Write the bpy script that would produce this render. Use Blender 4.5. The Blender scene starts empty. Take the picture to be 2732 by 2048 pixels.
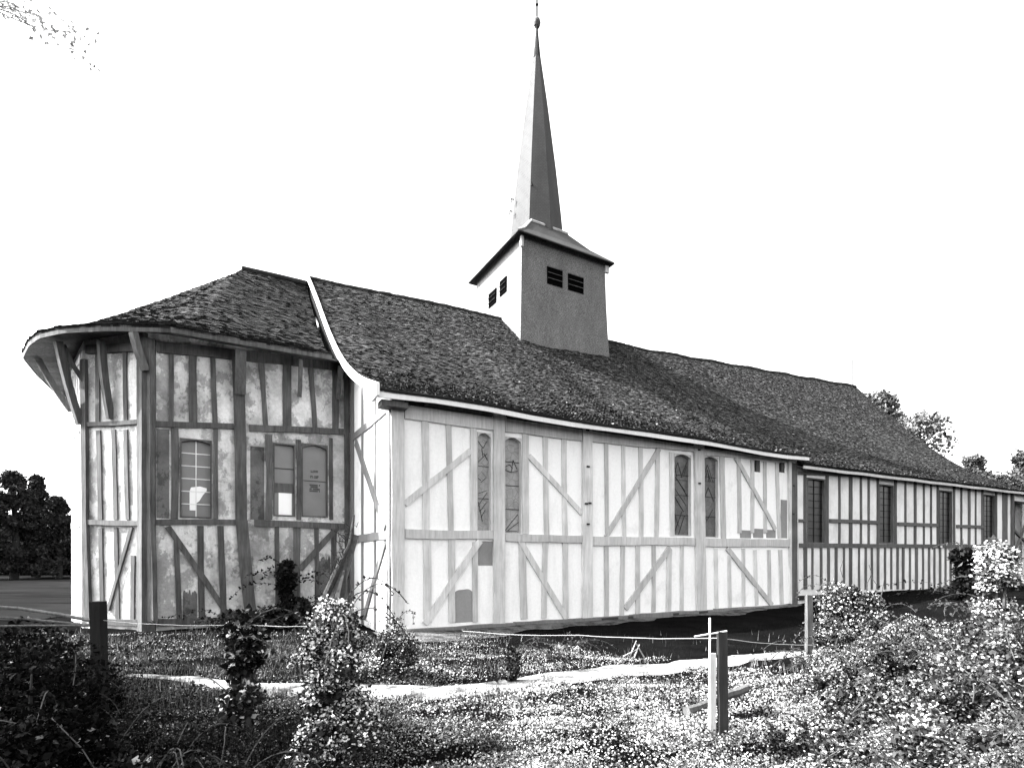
import bpy, math, numpy as np
from mathutils import Vector, Matrix
R_ = math.radians
rng = np.random.default_rng(7)
sc = bpy.context.scene
col = sc.collection
# ------------------------------------------------------------------ camera
cam_d = bpy.data.cameras.new('camera'); cam = bpy.data.objects.new('camera', cam_d); col.objects.link(cam)
cam.location = (0, 0, 1.5); cam.rotation_euler = (R_(90), 0, 0)
cam_d.sensor_width = 36; cam_d.lens = 18.85; cam_d.shift_y = 0.171
cam_d.clip_start = 0.05; cam_d.clip_end = 3000
sc.camera = cam
# ------------------------------------------------------------------ light
SUN_EL = R_(40)
ROT = math.atan2(.492, .870)                     # church axis, seen from the camera
_a = ROT + math.pi - R_(28)                      # the sun stands off the east end, slightly to the north
SUN_DIR = Vector((math.cos(_a)*math.cos(SUN_EL), math.sin(_a)*math.cos(SUN_EL), math.sin(SUN_EL)))
world = bpy.data.worlds.new('World'); sc.world = world; world.use_nodes = True
nt = world.node_tree; nt.nodes.clear()
out = nt.nodes.new('ShaderNodeOutputWorld'); bg = nt.nodes.new('ShaderNodeBackground')
sky = nt.nodes.new('ShaderNodeTexSky'); sky.sky_type = 'NISHITA'; sky.sun_disc = False
sky.sun_elevation = SUN_EL; sky.sun_rotation = math.atan2(SUN_DIR.x, SUN_DIR.y); sky.dust_density = 5.0
bw = nt.nodes.new('ShaderNodeRGBToBW')           # black and white plate
nt.links.new(sky.outputs[0], bw.inputs[0])
tcw = nt.nodes.new('ShaderNodeTexCoord'); mpw = nt.nodes.new('ShaderNodeMapping'); mpw.inputs['Scale'].default_value = (1.2, 1.2, 3.2); mpw.inputs['Rotation'].default_value = (.5, .25, 0)
nzw = nt.nodes.new('ShaderNodeTexNoise'); nzw.inputs['Scale'].default_value = 1.6; nzw.inputs['Detail'].default_value = 3
rpw = nt.nodes.new('ShaderNodeValToRGB'); rpw.color_ramp.elements[0].position = .50; rpw.color_ramp.elements[0].color = (1, 1, 1, 1); rpw.color_ramp.elements[1].position = .72; rpw.color_ramp.elements[1].color = (.45, .45, .45, 1)
mxw = nt.nodes.new('ShaderNodeMath'); mxw.operation = 'MULTIPLY'      # thin high cloud
nt.links.new(tcw.outputs['Generated'], mpw.inputs[0]); nt.links.new(mpw.outputs[0], nzw.inputs['Vector']); nt.links.new(nzw.outputs['Fac'], rpw.inputs[0])
nt.links.new(bw.outputs[0], mxw.inputs[0]); nt.links.new(rpw.outputs[0], mxw.inputs[1]); nt.links.new(mxw.outputs[0], bg.inputs[0])
bg.inputs[1].default_value = 0.15
nt.links.new(bg.outputs[0], out.inputs[0])
sl = bpy.data.lights.new('sun', 'SUN'); sl.energy = 2.7; sl.angle = R_(0.6); sl.color = (1, 1, 1)
sun = bpy.data.objects.new('sun', sl); col.objects.link(sun)
sun.rotation_euler = SUN_DIR.to_track_quat('Z', 'Y').to_euler(); sun.location = (-20, -5, 30)
sc.view_settings.view_transform = 'Standard'; sc.view_settings.look = 'None'
sc.view_settings.exposure = 3.0; sc.view_settings.gamma = 1.0; sc.view_settings.use_curve_mapping = False
sc.cycles.max_bounces = 6; sc.cycles.diffuse_bounces = 3; sc.cycles.transparent_max_bounces = 6
# ------------------------------------------------------------------ materials
MATS = {}
def newmat(name, rough=.9, spec=.2):
    m = bpy.data.materials.new(name); m.use_nodes = True; MATS[name] = m
    b = m.node_tree.nodes['Principled BSDF']; b.inputs['Roughness'].default_value = rough
    b.inputs['Specular IOR Level'].default_value = spec
    return m, m.node_tree, b
def noise(nt, scale, detail=4, rough=.6, vec=None, sx=(1, 1, 1), kind='Generated'):
    tc = nt.nodes.new('ShaderNodeTexCoord'); mp = nt.nodes.new('ShaderNodeMapping'); mp.inputs['Scale'].default_value = sx
    nt.links.new(tc.outputs['Object'], mp.inputs[0])
    n = nt.nodes.new('ShaderNodeTexNoise'); n.inputs['Scale'].default_value = scale; n.inputs['Detail'].default_value = detail
    n.inputs['Roughness'].default_value = rough; nt.links.new(mp.outputs[0], n.inputs['Vector'])
    return n.outputs['Fac']
def ramp(nt, fac, stops):
    r = nt.nodes.new('ShaderNodeValToRGB'); e = r.color_ramp.elements
    while len(e) < len(stops): e.new(.5)
    for k, (p, v) in enumerate(stops): e[k].position = p; e[k].color = (v, v, v, 1)
    nt.links.new(fac, r.inputs[0]); return r.outputs[0]
def mul(nt, a, b, op='MULTIPLY'):
    m = nt.nodes.new('ShaderNodeMath'); m.operation = op
    for k, v in enumerate((a, b)):
        if isinstance(v, (int, float)): m.inputs[k].default_value = v
        else: nt.links.new(v, m.inputs[k])
    return m.outputs[0]
def bump(nt, b, h, s, d=.02):
    n = nt.nodes.new('ShaderNodeBump'); n.inputs['Strength'].default_value = s; n.inputs['Distance'].default_value = d
    nt.links.new(h, n.inputs['Height']); nt.links.new(n.outputs[0], b.inputs['Normal'])
def plaster(name, base, dirt, edge=.56):
    m, nt, b = newmat(name, .95, .1)
    n1 = noise(nt, .9, 6, .62); s1 = ramp(nt, n1, [(.30, 1 - dirt), (edge, 1)])
    n2 = noise(nt, 14, 5, .7); s2 = ramp(nt, n2, [(.25, 1 - dirt*.45), (.6, 1)])
    n3 = noise(nt, 2.2, 5, .75, sx=(1, 1, .22)); s3 = ramp(nt, n3, [(.3, 1 - dirt*.6), (.5, 1)])
    c = mul(nt, mul(nt, mul(nt, s1, s2), s3), base)
    if dirt > .45: c = mul(nt, c, ramp(nt, noise(nt, 1.5, 7, .72, sx=(1, 1, .8)), [(.46, .55), (.50, 1)]))
    nt.links.new(c, b.inputs['Base Color']); bump(nt, b, noise(nt, 26, 5, .7), .35, .02)
def timber(name, base, var=.45):
    m, nt, b = newmat(name, .9, .15)
    n1 = noise(nt, 16, 5, .7, sx=(1, 1, .08)); s1 = ramp(nt, n1, [(.28, 1 - var), (.68, 1 + var*.35)])
    n2 = noise(nt, 1.3, 4, .6); s2 = ramp(nt, n2, [(.3, 1 - var*.6), (.62, 1.05)])
    at = nt.nodes.new('ShaderNodeAttribute'); at.attribute_name = 'tone'
    c = mul(nt, mul(nt, mul(nt, s1, s2), base), at.outputs['Fac'])
    nt.links.new(c, b.inputs['Base Color']); bump(nt, b, n1, .5, .015)
def toned(name, base=1., rough=.85, var=.2, sc_=9, spec=.2, transl=0):
    m, nt, b = newmat(name, rough, spec)
    at = nt.nodes.new('ShaderNodeAttribute'); at.attribute_name = 'tone'
    n = noise(nt, sc_, 3, .6); s = ramp(nt, n, [(.3, 1 - var), (.7, 1 + var*.3)])
    c = mul(nt, mul(nt, at.outputs['Fac'], s), base); nt.links.new(c, b.inputs['Base Color'])
    if transl: b.inputs['Transmission Weight'].default_value = 0
    return m, nt, b
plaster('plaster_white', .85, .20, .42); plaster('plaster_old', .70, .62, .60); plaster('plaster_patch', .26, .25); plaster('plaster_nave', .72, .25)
plaster('plaster_dark', .15, .6)
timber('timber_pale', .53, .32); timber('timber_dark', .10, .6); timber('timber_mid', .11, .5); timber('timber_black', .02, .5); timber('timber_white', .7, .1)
toned('tile', .8, .85, .45, 5, .12); toned('leaf', .85, .8, .1, 3, .05); toned('bark', 1, .95, .5, 12, .1)
m, nt, b = newmat('roof_deck', .95, .05); b.inputs['Base Color'].default_value = (.012, .012, .012, 1)
def slate(name, base, mott):
    m, nt, b = newmat(name, .7, .1)
    tc = nt.nodes.new('ShaderNodeTexCoord'); mp = nt.nodes.new('ShaderNodeMapping'); mp.inputs['Rotation'].default_value = (R_(90), 0, 0)
    nt.links.new(tc.outputs['Object'], mp.inputs[0])
    br = nt.nodes.new('ShaderNodeTexBrick'); nt.links.new(mp.outputs[0], br.inputs['Vector'])
    br.inputs['Scale'].default_value = 1; br.inputs['Brick Width'].default_value = .13; br.inputs['Row Height'].default_value = .075
    br.inputs['Mortar Size'].default_value = .010
    br.inputs['Color1'].default_value = (.92, .92, .92, 1); br.inputs['Color2'].default_value = (1.05, 1.05, 1.05, 1); br.inputs['Mortar'].default_value = (.75, .75, .75, 1)
    bwn = nt.nodes.new('ShaderNodeRGBToBW'); nt.links.new(br.outputs[0], bwn.inputs[0])
    n = noise(nt, 30, 5, .8); s = ramp(nt, n, [(.35, 1 - mott), (.62, 1 + mott)])
    n2 = noise(nt, 1.6, 6, .75, sx=(1, 1, .3)); s2 = ramp(nt, n2, [(.3, .78), (.7, 1.2)])
    c = mul(nt, mul(nt, mul(nt, bwn.outputs[0], s), s2), base); nt.links.new(c, b.inputs['Base Color']); bump(nt, b, bwn.outputs[0], .4, .01)
slate('slate', .13, .65); slate('slate_spire', .047, .1)
m, nt, b = newmat('metal_light', .45, .5); nt.links.new(ramp(nt, noise(nt, 4), [(.3, .25), (.7, .5)]), b.inputs['Base Color'])
m, nt, b = newmat('iron', .7, .3); b.inputs['Base Color'].default_value = (.02, .02, .02, 1)
m, nt, b = newmat('wire_pale', .6, .3); b.inputs['Base Color'].default_value = (.4, .4, .4, 1)
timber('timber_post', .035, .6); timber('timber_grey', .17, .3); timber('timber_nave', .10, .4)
m, nt, b = newmat('void', .95, 0); b.inputs['Base Color'].default_value = (.002, .002, .002, 1)
m, nt, b = newmat('glass_dark', .35, .3); nt.links.new(ramp(nt, noise(nt, 7, 5, .8), [(.42, .002), (.72, .018)]), b.inputs['Base Color'])
def figured(name, lo, hi, line):
    m, nt, b = newmat(name, .5, .3)
    n = noise(nt, 3.2, 5, .6); v = nt.nodes.new('ShaderNodeTexVoronoi'); v.feature = 'DISTANCE_TO_EDGE'; v.inputs['Scale'].default_value = 6
    tc = nt.nodes.new('ShaderNodeTexCoord'); nt.links.new(tc.outputs['Object'], v.inputs['Vector'])
    e = ramp(nt, v.outputs['Distance'], [(.0, line), (.035, 1)]); c = mul(nt, ramp(nt, n, [(.3, lo), (.7, hi)]), e)
    nt.links.new(c, b.inputs['Base Color']); return m
figured('glass_painted', .20, .36, .45); figured('glass_painted_dark', .06, .13, .3)
m, nt, b = newmat('glass_grey', .4, .4); nt.links.new(ramp(nt, noise(nt, 1.5, 4, .6), [(.3, .15), (.7, .19)]), b.inputs['Base Color'])
m, nt, b = newmat('daylight_white', .9, .1); b.inputs['Base Color'].default_value = (.88, .88, .88, 1)  # plain white in place of daylight seen through window gaps
m, nt, b = newmat('soil', .95, 0)
c = mul(nt, ramp(nt, noise(nt, 1.2, 6, .7), [(.3, .0028), (.7, .007)]), ramp(nt, noise(nt, 40, 4, .8), [(.3, .5), (.7, 1.4)])); nt.links.new(c, b.inputs['Base Color']); bump(nt, b, noise(nt, 18, 6, .8), .8, .05)
m, nt, b = newmat('path', .95, 0)
c = mul(nt, ramp(nt, noise(nt, 3, 5, .7), [(.36, .07), (.56, .34)]), ramp(nt, noise(nt, 60, 4, .8), [(.3, .6), (.7, 1.05)])); nt.links.new(c, b.inputs['Base Color']); bump(nt, b, noise(nt, 40, 5, .8), .5, .02)
m, nt, b = newmat('gravel', .95, 0)
c = mul(nt, ramp(nt, noise(nt, 2.2, 6, .75), [(.38, .03), (.55, .12)]), ramp(nt, noise(nt, 45, 4, .8), [(.3, .5), (.7, 1.3)])); nt.links.new(c, b.inputs['Base Color']); bump(nt, b, noise(nt, 25, 6, .8), .8, .04)
m, nt, b = newmat('field', .95, 0)
nt.links.new(ramp(nt, noise(nt, .35, 6, .8, sx=(.15, 1, 1)), [(.35, .003), (.7, .020)]), b.inputs['Base Color'])
# ------------------------------------------------------------------ mesh helpers
class MB:
    def __init__(s): s.v = []; s.f = []; s.t = []
    def hexa(s, p, tone=1., skip=()):
        n = len(s.v); s.v += [tuple(q) for q in p]
        for k, f in enumerate(((0, 3, 2, 1), (4, 5, 6, 7), (0, 1, 5, 4), (1, 2, 6, 5), (2, 3, 7, 6), (3, 0, 4, 7))):
            if k in skip: continue
            s.f.append(tuple(n + i for i in f)); s.t.append(tone)
    def box(s, a, b, tone=1.):
        x0, y0, z0 = a; x1, y1, z1 = b
        s.hexa([(x0, y0, z0), (x1, y0, z0), (x1, y1, z0), (x0, y1, z0), (x0, y0, z1), (x1, y0, z1), (x1, y1, z1), (x0, y1, z1)], tone)
    def face(s, pts, tone=1.):
        n = len(s.v); s.v += [tuple(q) for q in pts]; s.f.append(tuple(range(n, n + len(pts)))); s.t.append(tone)
    def tube(s, pts, rad, sides=8, tone=1., cap=True):
        pts = [Vector(p) for p in pts]; n0 = len(s.v); ref = Vector((.31, .17, .93))
        for i, p in enumerate(pts):
            d = (pts[min(i+1, len(pts)-1)] - pts[max(i-1, 0)]).normalized()
            if abs(d.dot(ref)) > .95: ref = Vector((1, .1, 0))
            a = d.cross(ref).normalized(); b_ = d.cross(a)
            r = rad[i] if hasattr(rad, '__len__') else rad
            for k in range(sides):
                q = 2*math.pi*k/sides; s.v.append(tuple(p + a*math.cos(q)*r + b_*math.sin(q)*r))
        for i in range(len(pts)-1):
            for k in range(sides):
                k2 = (k+1) % sides; s.f.append((n0+i*sides+k, n0+i*sides+k2, n0+(i+1)*sides+k2, n0+(i+1)*sides+k)); s.t.append(tone)
        if cap:
            s.f.append(tuple(n0+k for k in range(sides))[::-1]); s.t.append(tone)
            s.f.append(tuple(n0+(len(pts)-1)*sides+k for k in range(sides))); s.t.append(tone)
    def sphere(s, c, r, seg=14, rings=9, jit=0., tone=1.):
        n0 = len(s.v)
        for i in range(rings+1):
            th = math.pi*i/rings
            for k in range(seg):
                ph = 2*math.pi*k/seg; j = 1 + (rng.random()-.5)*jit
                s.v.append((c[0]+r[0]*math.sin(th)*math.cos(ph)*j, c[1]+r[1]*math.sin(th)*math.sin(ph)*j, c[2]+r[2]*math.cos(th)*j))
        for i in range(rings):
            for k in range(seg):
                k2 = (k+1) % seg; s.f.append((n0+i*seg+k, n0+(i+1)*seg+k, n0+(i+1)*seg+k2, n0+i*seg+k2)); s.t.append(tone)
    def build(s, name, mat, parent=None, loc=None, smooth=False):
        me = bpy.data.meshes.new(name); me.from_pydata(s.v, [], s.f)
        at = me.attributes.new('tone', 'FLOAT', 'FACE'); at.data.foreach_set('value', np.array(s.t, dtype=np.float32))
        me.materials.append(MATS[mat]); me.update()
        if smooth: me.polygons.foreach_set('use_smooth', [True]*len(me.polygons))
        o = bpy.data.objects.new(name, me); col.objects.link(o)
        if parent: o.parent = parent
        if loc is not None: o.location = loc
        return o
def quads(name, V, tone, mat, parent=None, loc=None, nper=4):
    """V: (n, 4, 3) array of quads"""
    n = len(V); me = bpy.data.meshes.new(name)
    me.vertices.add(n*nper); me.vertices.foreach_set('co', V.astype(np.float32).ravel())
    me.loops.add(n*nper); me.loops.foreach_set('vertex_index', np.arange(n*nper, dtype=np.int32))
    me.polygons.add(n); me.polygons.foreach_set('loop_start', np.arange(0, n*nper, nper, dtype=np.int32)); me.polygons.foreach_set('loop_total', np.full(n, nper, dtype=np.int32))
    at = me.attributes.new('tone', 'FLOAT', 'FACE'); at.data.foreach_set('value', tone.astype(np.float32))
    me.materials.append(MATS[mat]); me.update(calc_edges=True)
    o = bpy.data.objects.new(name, me); col.objects.link(o)
    if parent: o.parent = parent
    if loc is not None: o.location = loc
    return o
def empty(name, loc, rz=0):
    o = bpy.data.objects.new(name, None); col.objects.link(o); o.location = loc; o.rotation_euler = (0, 0, rz); o.empty_display_size = .2; return o
def tag(o, label=None, cat=None, group=None, kind=None):
    if label: o['label'] = label
    if cat: o['category'] = cat
    if group: o['group'] = group
    if kind: o['kind'] = kind
    return o
# ================================================================== THE CHURCH (local frame: x along the nave, y northwards, z up)
CO = (-2.68, 11.9)
church = tag(empty('timber_framed_church', (CO[0], CO[1], 0), ROT), 'long half-timbered church with mossy tiled roof, polygonal east end and slate spire', 'church')
class Wall:
    def __init__(s, p0, p1):
        s.p0 = p0; L = math.hypot(p1[0]-p0[0], p1[1]-p0[1]); s.L = L; s.u = ((p1[0]-p0[0])/L, (p1[1]-p0[1])/L); s.n = (s.u[1], -s.u[0])
    def P(s, a, o, h): return (s.p0[0]+s.u[0]*a+s.n[0]*o, s.p0[1]+s.u[1]*a+s.n[1]*o, h)
    def box(s, mb, a0, a1, o0, o1, h0, h1, tone=1.):
        P = s.P; mb.hexa([P(a0, o1, h0), P(a1, o1, h0), P(a1, o0, h0), P(a0, o0, h0), P(a0, o1, h1), P(a1, o1, h1), P(a1, o0, h1), P(a0, o0, h1)], tone)
    def beam(s, mb, a0, h0, a1, h1, w, o, back=-.04, wob=.09, tone=None):
        L = math.hypot(a1-a0, h1-h0)
        if L < .02: return
        n = max(2, int(L/.45)); ua, uh = (a1-a0)/L, (h1-h0)/L; na, nh = -uh, ua
        tn = tone if tone is not None else .85 + rng.random()*.3
        off = o + (rng.random()-.5)*.008; bow = (rng.random()-.5)*.03*min(1, L/2)
        ring = []
        for k in range(n+1):
            q = k/n; ca = a0+(a1-a0)*q + na*bow*math.sin(q*math.pi); ch = h0+(h1-h0)*q + nh*bow*math.sin(q*math.pi)
            wl = w/2*(1+(rng.random()-.5)*2*wob); wr = w/2*(1+(rng.random()-.5)*2*wob)
            ring.append([s.P(ca-na*wl, back, ch-nh*wl), s.P(ca-na*wl, off, ch-nh*wl), s.P(ca+na*wr, off, ch+nh*wr), s.P(ca+na*wr, back, ch+nh*wr)])
        b = len(mb.v)
        for r in ring: mb.v += r
        for k in range(n):
            i = b+k*4
            for e in range(3): mb.f.append((i+e, i+e+1, i+5+e, i+4+e)); mb.t.append(tn)
        mb.f.append((b, b+3, b+2, b+1)); mb.t.append(tn); i = b+n*4; mb.f.append((i, i+1, i+2, i+3)); mb.t.append(tn)
    def infill(s, mb, a0, a1, h0, h1, holes, th=.22, top=None):
        As = sorted({a0, a1, *[x for q in holes for x in (q[0], q[2])]}); Hs = sorted({h0, h1, *[x for q in holes for x in (q[1], q[3])]})
        for i in range(len(As)-1):
            for j in range(len(Hs)-1):
                ca, ch = (As[i]+As[i+1])/2, (Hs[j]+Hs[j+1])/2
                if any(q[0] < ca < q[2] and q[1] < ch < q[3] for q in holes): continue
                A, B, C_, D = As[i], As[i+1], Hs[j], Hs[j+1]
                mb.face([s.P(A, 0, C_), s.P(B, 0, C_), s.P(B, 0, D), s.P(A, 0, D)])
        for q in holes:   # reveals
            A, C_, B, D = q
            mb.face([s.P(A, 0, C_), s.P(A, 0, D), s.P(A, -th, D), s.P(A, -th, C_)]); mb.face([s.P(B, 0, C_), s.P(B, -th, C_), s.P(B, -th, D), s.P(B, 0, D)])
            mb.face([s.P(A, 0, D), s.P(B, 0, D), s.P(B, -th, D), s.P(A, -th, D)]); mb.face([s.P(A, 0, C_), s.P(A, -th, C_), s.P(B, -th, C_), s.P(B, 0, C_)])
def framing(W, posts, rails, studs, braces, mats, parent, ext=None):
    """posts one mesh each; rails, studs and braces are the framing sub-part of the wall"""
    for a0, h0, a1, h1, w in posts:
        mb = MB(); W.beam(mb, a0, h0, a1, h1, w, .085, wob=.05); mb.build('post', mats[0], parent)
    for nm, L, o, mt, isw in (('rail', rails, .062, mats[1], 1), ('stud', studs, .034, mats[2], 0), ('brace', braces, .048, mats[3], 1)):
        if not L: continue
        for a0, h0, a1, h1, w in L:
            c = abs(a1-a0)/max(1e-6, math.hypot(a1-a0, h1-h0)) if isw else 1
            mb = MB(); W.beam(mb, a0, h0, a1, h1, w*c, o); mb.build(nm, mt, parent)
def window(W, q, pane_mat, frame_mat, label=None, arch=.0, bars=None, depth=.09, frame=.035, parent=None):
    a0, h0, a1, h1 = q; w = MB(); P = W.P; fw = frame
    # frame lines the opening and its head is a segmental arch
    W.box(w, a0, a0+fw, -.14, .02, h0, h1); W.box(w, a1-fw, a1, -.14, .02, h0, h1); W.box(w, a0+fw, a1-fw, -.14, .024, h0, h0+fw)
    N = 8
    for k in range(N):
        x0 = a0+fw+(a1-a0-2*fw)*k/N; x1 = a0+fw+(a1-a0-2*fw)*(k+1)/N
        f = lambda x: h1 - fw - arch*(2*(x-a0-fw)/(a1-a0-2*fw)-1)**2
        w.hexa([P(x0, .02, f(x0)), P(x1, .02, f(x1)), P(x1, -.14, f(x1)), P(x0, -.14, f(x0)), P(x0, .02, h1), P(x1, .02, h1), P(x1, -.14, h1), P(x0, -.14, h1)])
    o = w.build('window', frame_mat, parent)
    if label: o['label'] = label
    g = MB(); W.box(g, a0+.004, a1-.004, -depth-.012, -depth, h0+.004, h1-.004); g.build('pane', pane_mat, o)
    if bars:
        nx, ny, bm, bt = bars; g = MB()
        for k in range(1, nx): x = a0+fw+(a1-a0-2*fw)*k/nx; W.box(g, x-bt/2, x+bt/2, -depth, -depth+.02, h0+fw, h1-fw-.003)
        for k in range(1, ny): y = h0+fw+(h1-h0-2*fw)*k/ny; W.box(g, a0+fw, a1-fw, -depth, -depth+.016, y-bt/2, y+bt/2)
        g.build('glazing_bars', bm, o)
    return o
CHOIR_POSTS = [(0.12,5.15,0.13,-0.02,0.291),(2.69,5.18,2.69,-0.05,0.308),(5.38,5.08,5.39,-0.09,0.315),(9.71,4.87,9.83,-0.14,0.414),(14.43,5.08,14.58,-0.22,0.469)]
CHOIR_STUDS = [(0.78,4.8,0.8,2.16,0.163),(1.36,4.72,1.42,2.17,0.128),(2.0,4.68,2.01,2.17,0.157),(3.46,4.68,3.47,2.14,0.19),(4.06,4.71,4.1,2.13,0.146),(4.65,4.68,4.69,2.13,0.153),(6.07,4.72,6.1,2.13,0.12),(6.69,4.72,6.72,2.12,0.125),(7.34,4.73,7.36,2.13,0.156),(8.0,4.75,7.96,2.15,0.163),(8.57,4.71,8.6,2.21,0.169),(0.83,1.94,0.85,0.04,0.185),(1.44,1.96,1.44,0.02,0.164),(2.05,1.91,2.05,-0.01,0.135),(3.37,1.93,3.42,-0.01,0.199),(4.07,1.98,4.02,-0.02,0.157),(4.68,1.95,4.7,-0.03,0.164),(6.07,1.87,6.08,-0.08,0.15),(6.67,1.88,6.63,-0.09,0.156),(7.23,1.89,7.23,-0.12,0.162),(7.85,1.9,7.84,-0.05,0.135),(8.48,1.78,8.44,-0.08,0.196),(9.01,1.91,9.01,-0.11,0.145),(10.8,4.79,10.88,2.15,0.225),(11.62,4.84,11.66,2.36,0.168),(12.31,4.82,12.31,2.38,0.157),(12.97,4.83,12.99,2.4,0.163),(13.62,4.85,13.76,2.24,0.169),(10.52,1.85,10.56,-0.15,0.158),(11.15,1.64,11.18,-0.07,0.147),(11.85,1.86,11.87,-0.04,0.153),(12.44,1.81,12.54,-0.04,0.158),(13.18,1.82,13.22,0.02,0.165),(13.81,1.83,13.9,-0.07,0.208)]
CHOIR_RAILS = [(0.3,4.8,2.53,4.8,0.299),(2.86,4.84,5.21,4.87,0.351),(5.55,4.9,9.53,5.0,0.385),(0.3,2.07,2.55,2.1,0.199),(2.86,2.04,5.23,2.04,0.185),(5.58,2.0,9.53,2.05,0.237),(9.94,4.85,14.24,5.03,0.203),(9.98,2.03,14.48,2.07,0.255)]
CHOIR_BRACES = [(0.3,2.74,1.93,4.1,0.173),(3.56,4.13,5.23,2.73,0.178),(6.05,2.11,8.06,4.76,0.233),(0.78,0.02,2.18,1.95,0.264),(3.3,1.97,4.73,-0.08,0.263),(6.76,0.1,8.51,1.85,0.257),(11.45,4.83,13.52,2.53,0.24),(11.04,1.86,13.34,-0.08,0.226)]
CHOIR_WINDOWS = [(2.11,2.18,2.48,4.57),(2.86,2.15,3.34,4.55),(8.69,2.22,9.41,4.7),(9.94,2.2,10.64,4.75)]
CHOIR_VENTS = [(12.35,4.44,12.75,4.84),(13.69,4.53,14.09,4.88)]
CHOIR_PATCHES = [(2.14,1.35,2.53,1.94),(1.53,0.0,1.99,0.71),(13.85,2.24,14.21,3.58),(11.7,2.2,12.26,2.46),(12.37,2.22,12.9,2.53),(13.06,2.23,13.57,2.51)]
NAVE_WINDOWS = [(0.9,2.07,1.96,4.46),(5.35,2.13,6.39,4.51),(9.86,2.15,10.95,4.53),(13.77,2.3,14.88,4.56)]
NAVE_STUDS = [(0.78,4.59,0.78,2.05,0.132),(2.06,4.65,2.06,2.07,0.16),(2.79,4.67,2.79,2.08,0.114),(3.49,4.69,3.49,2.05,0.192),(4.14,4.7,4.14,2.09,0.11),(4.66,4.7,4.66,2.1,0.112),(5.26,4.71,5.26,2.11,0.115),(6.51,4.72,6.51,2.09,0.146),(7.23,4.74,7.23,2.1,0.113),(7.95,4.75,7.95,2.11,0.167),(8.63,4.72,8.63,2.12,0.106),(9.2,4.72,9.2,2.12,0.108),(9.74,4.72,9.74,2.13,0.138),(11.1,4.76,11.1,2.14,0.145),(11.73,4.76,11.73,2.15,0.119),(12.41,4.76,12.41,2.16,0.183),(13.03,4.8,13.03,2.17,0.109),(13.64,4.8,13.64,2.18,0.144),(14.98,4.72,14.98,2.31,0.134),(15.85,4.76,15.85,2.33,0.483),(0.81,1.91,0.81,0.42,0.189),(1.21,1.91,1.21,0.41,0.096),(1.7,1.92,1.7,0.39,0.118),(2.14,1.92,2.14,0.38,0.141),(2.6,1.93,2.6,0.37,0.144),(3.07,1.93,3.07,0.36,0.084),(3.49,1.94,3.49,0.35,0.171),(4.03,1.94,4.03,0.34,0.098),(4.47,1.95,4.47,0.32,0.123),(4.87,1.95,4.87,0.31,0.113),(5.29,1.95,5.29,0.3,0.139),(5.77,1.96,5.77,0.29,0.106),(6.21,1.96,6.21,0.28,0.108),(6.66,1.97,6.66,0.27,0.134),(7.06,1.97,7.06,0.26,0.149),(7.57,1.97,7.57,0.25,0.114),(8.04,1.98,8.04,0.23,0.181),(8.56,1.98,8.56,0.22,0.119),(9.04,1.99,9.04,0.21,0.134),(9.47,1.99,9.47,0.2,0.123),(9.92,2.0,9.92,0.19,0.139),(10.38,2.0,10.38,0.18,0.127),(10.81,2.01,10.81,0.16,0.144),(11.29,2.01,11.29,0.15,0.117),(11.83,2.02,11.83,0.14,0.12),(12.44,2.02,12.44,0.12,0.122),(12.98,2.03,12.98,0.11,0.125),(13.45,2.03,13.45,0.1,0.127),(14.01,2.04,14.01,0.08,0.113),(14.58,2.04,14.58,0.07,0.116),(15.25,2.05,15.25,0.05,0.118),(15.94,2.05,15.94,0.04,0.121)]
NAVE_RAILS = [(0.28,2.88,0.71,2.89,0.097),(2.19,2.93,5.23,2.96,0.131),(6.63,2.95,9.72,2.98,0.136),(11.29,2.98,13.69,3.01,0.132),(0.28,2.0,16.64,2.13,0.144),(0.28,4.58,5.21,4.79,0.115),(5.21,4.79,16.64,4.96,0.106)]
SANCT_POSTS = [(1.93,6.56,2.01,2.52,0.274),(4.68,7.01,4.76,2.43,0.141),(2.19,2.48,2.25,-0.13,0.299)]
SANCT_STUDS = [(0.47,6.63,0.47,4.86,0.106),(0.93,6.72,0.94,4.9,0.175),(1.36,6.76,1.42,4.96,0.12),(2.48,6.84,2.59,5.04,0.122),(3.12,6.77,3.12,5.08,0.212),(3.71,6.83,3.83,5.12,0.124),(4.36,6.99,4.37,5.14,0.175),(0.55,4.72,0.54,2.49,0.159),(1.43,4.81,1.43,2.52,0.106),(2.66,4.8,2.67,2.55,0.156),(3.4,4.75,3.41,2.57,0.121),(4.25,4.89,4.26,2.61,0.101),(0.57,2.05,0.65,-0.08,0.113),(1.09,2.34,1.13,-0.11,0.14),(1.53,2.35,1.61,-0.14,0.144),(2.86,2.39,2.88,-0.21,0.104),(3.36,2.41,3.36,-0.24,0.173),(3.87,2.38,3.87,-0.27,0.112),(4.33,2.39,4.31,-0.3,0.147)]
SANCT_RAILS = [(0.1,4.77,1.84,4.92,0.136),(2.19,4.92,4.75,5.11,0.167),(0.17,2.4,1.96,2.46,0.136),(2.31,2.45,4.78,2.42,0.167),(0.17,6.64,4.68,6.96,0.268),(0.19,-0.04,4.75,-0.16,0.179)]
SANCT_BRACES = [(0.4,2.3,1.7,0.07,0.255),(4.47,2.43,3.44,1.23,0.235)]
SANCT_WINDOWS = [(0.65,2.53,1.34,4.5),(2.77,2.65,3.32,4.61),(3.48,2.66,4.17,4.67)]
SANCT_PATCHES = [(0.17,2.5,0.43,4.67),(2.22,2.54,2.55,4.46),(0.72,-0.05,1.02,0.75),(3.92,0.47,4.24,1.6)]
F1_POSTS = [(0.07,6.5,0.12,2.49,0.16),(2.05,6.54,2.07,2.41,0.368),(0.12,2.53,0.23,-0.06,0.159),(2.07,2.49,2.16,-0.0,0.378)]
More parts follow.
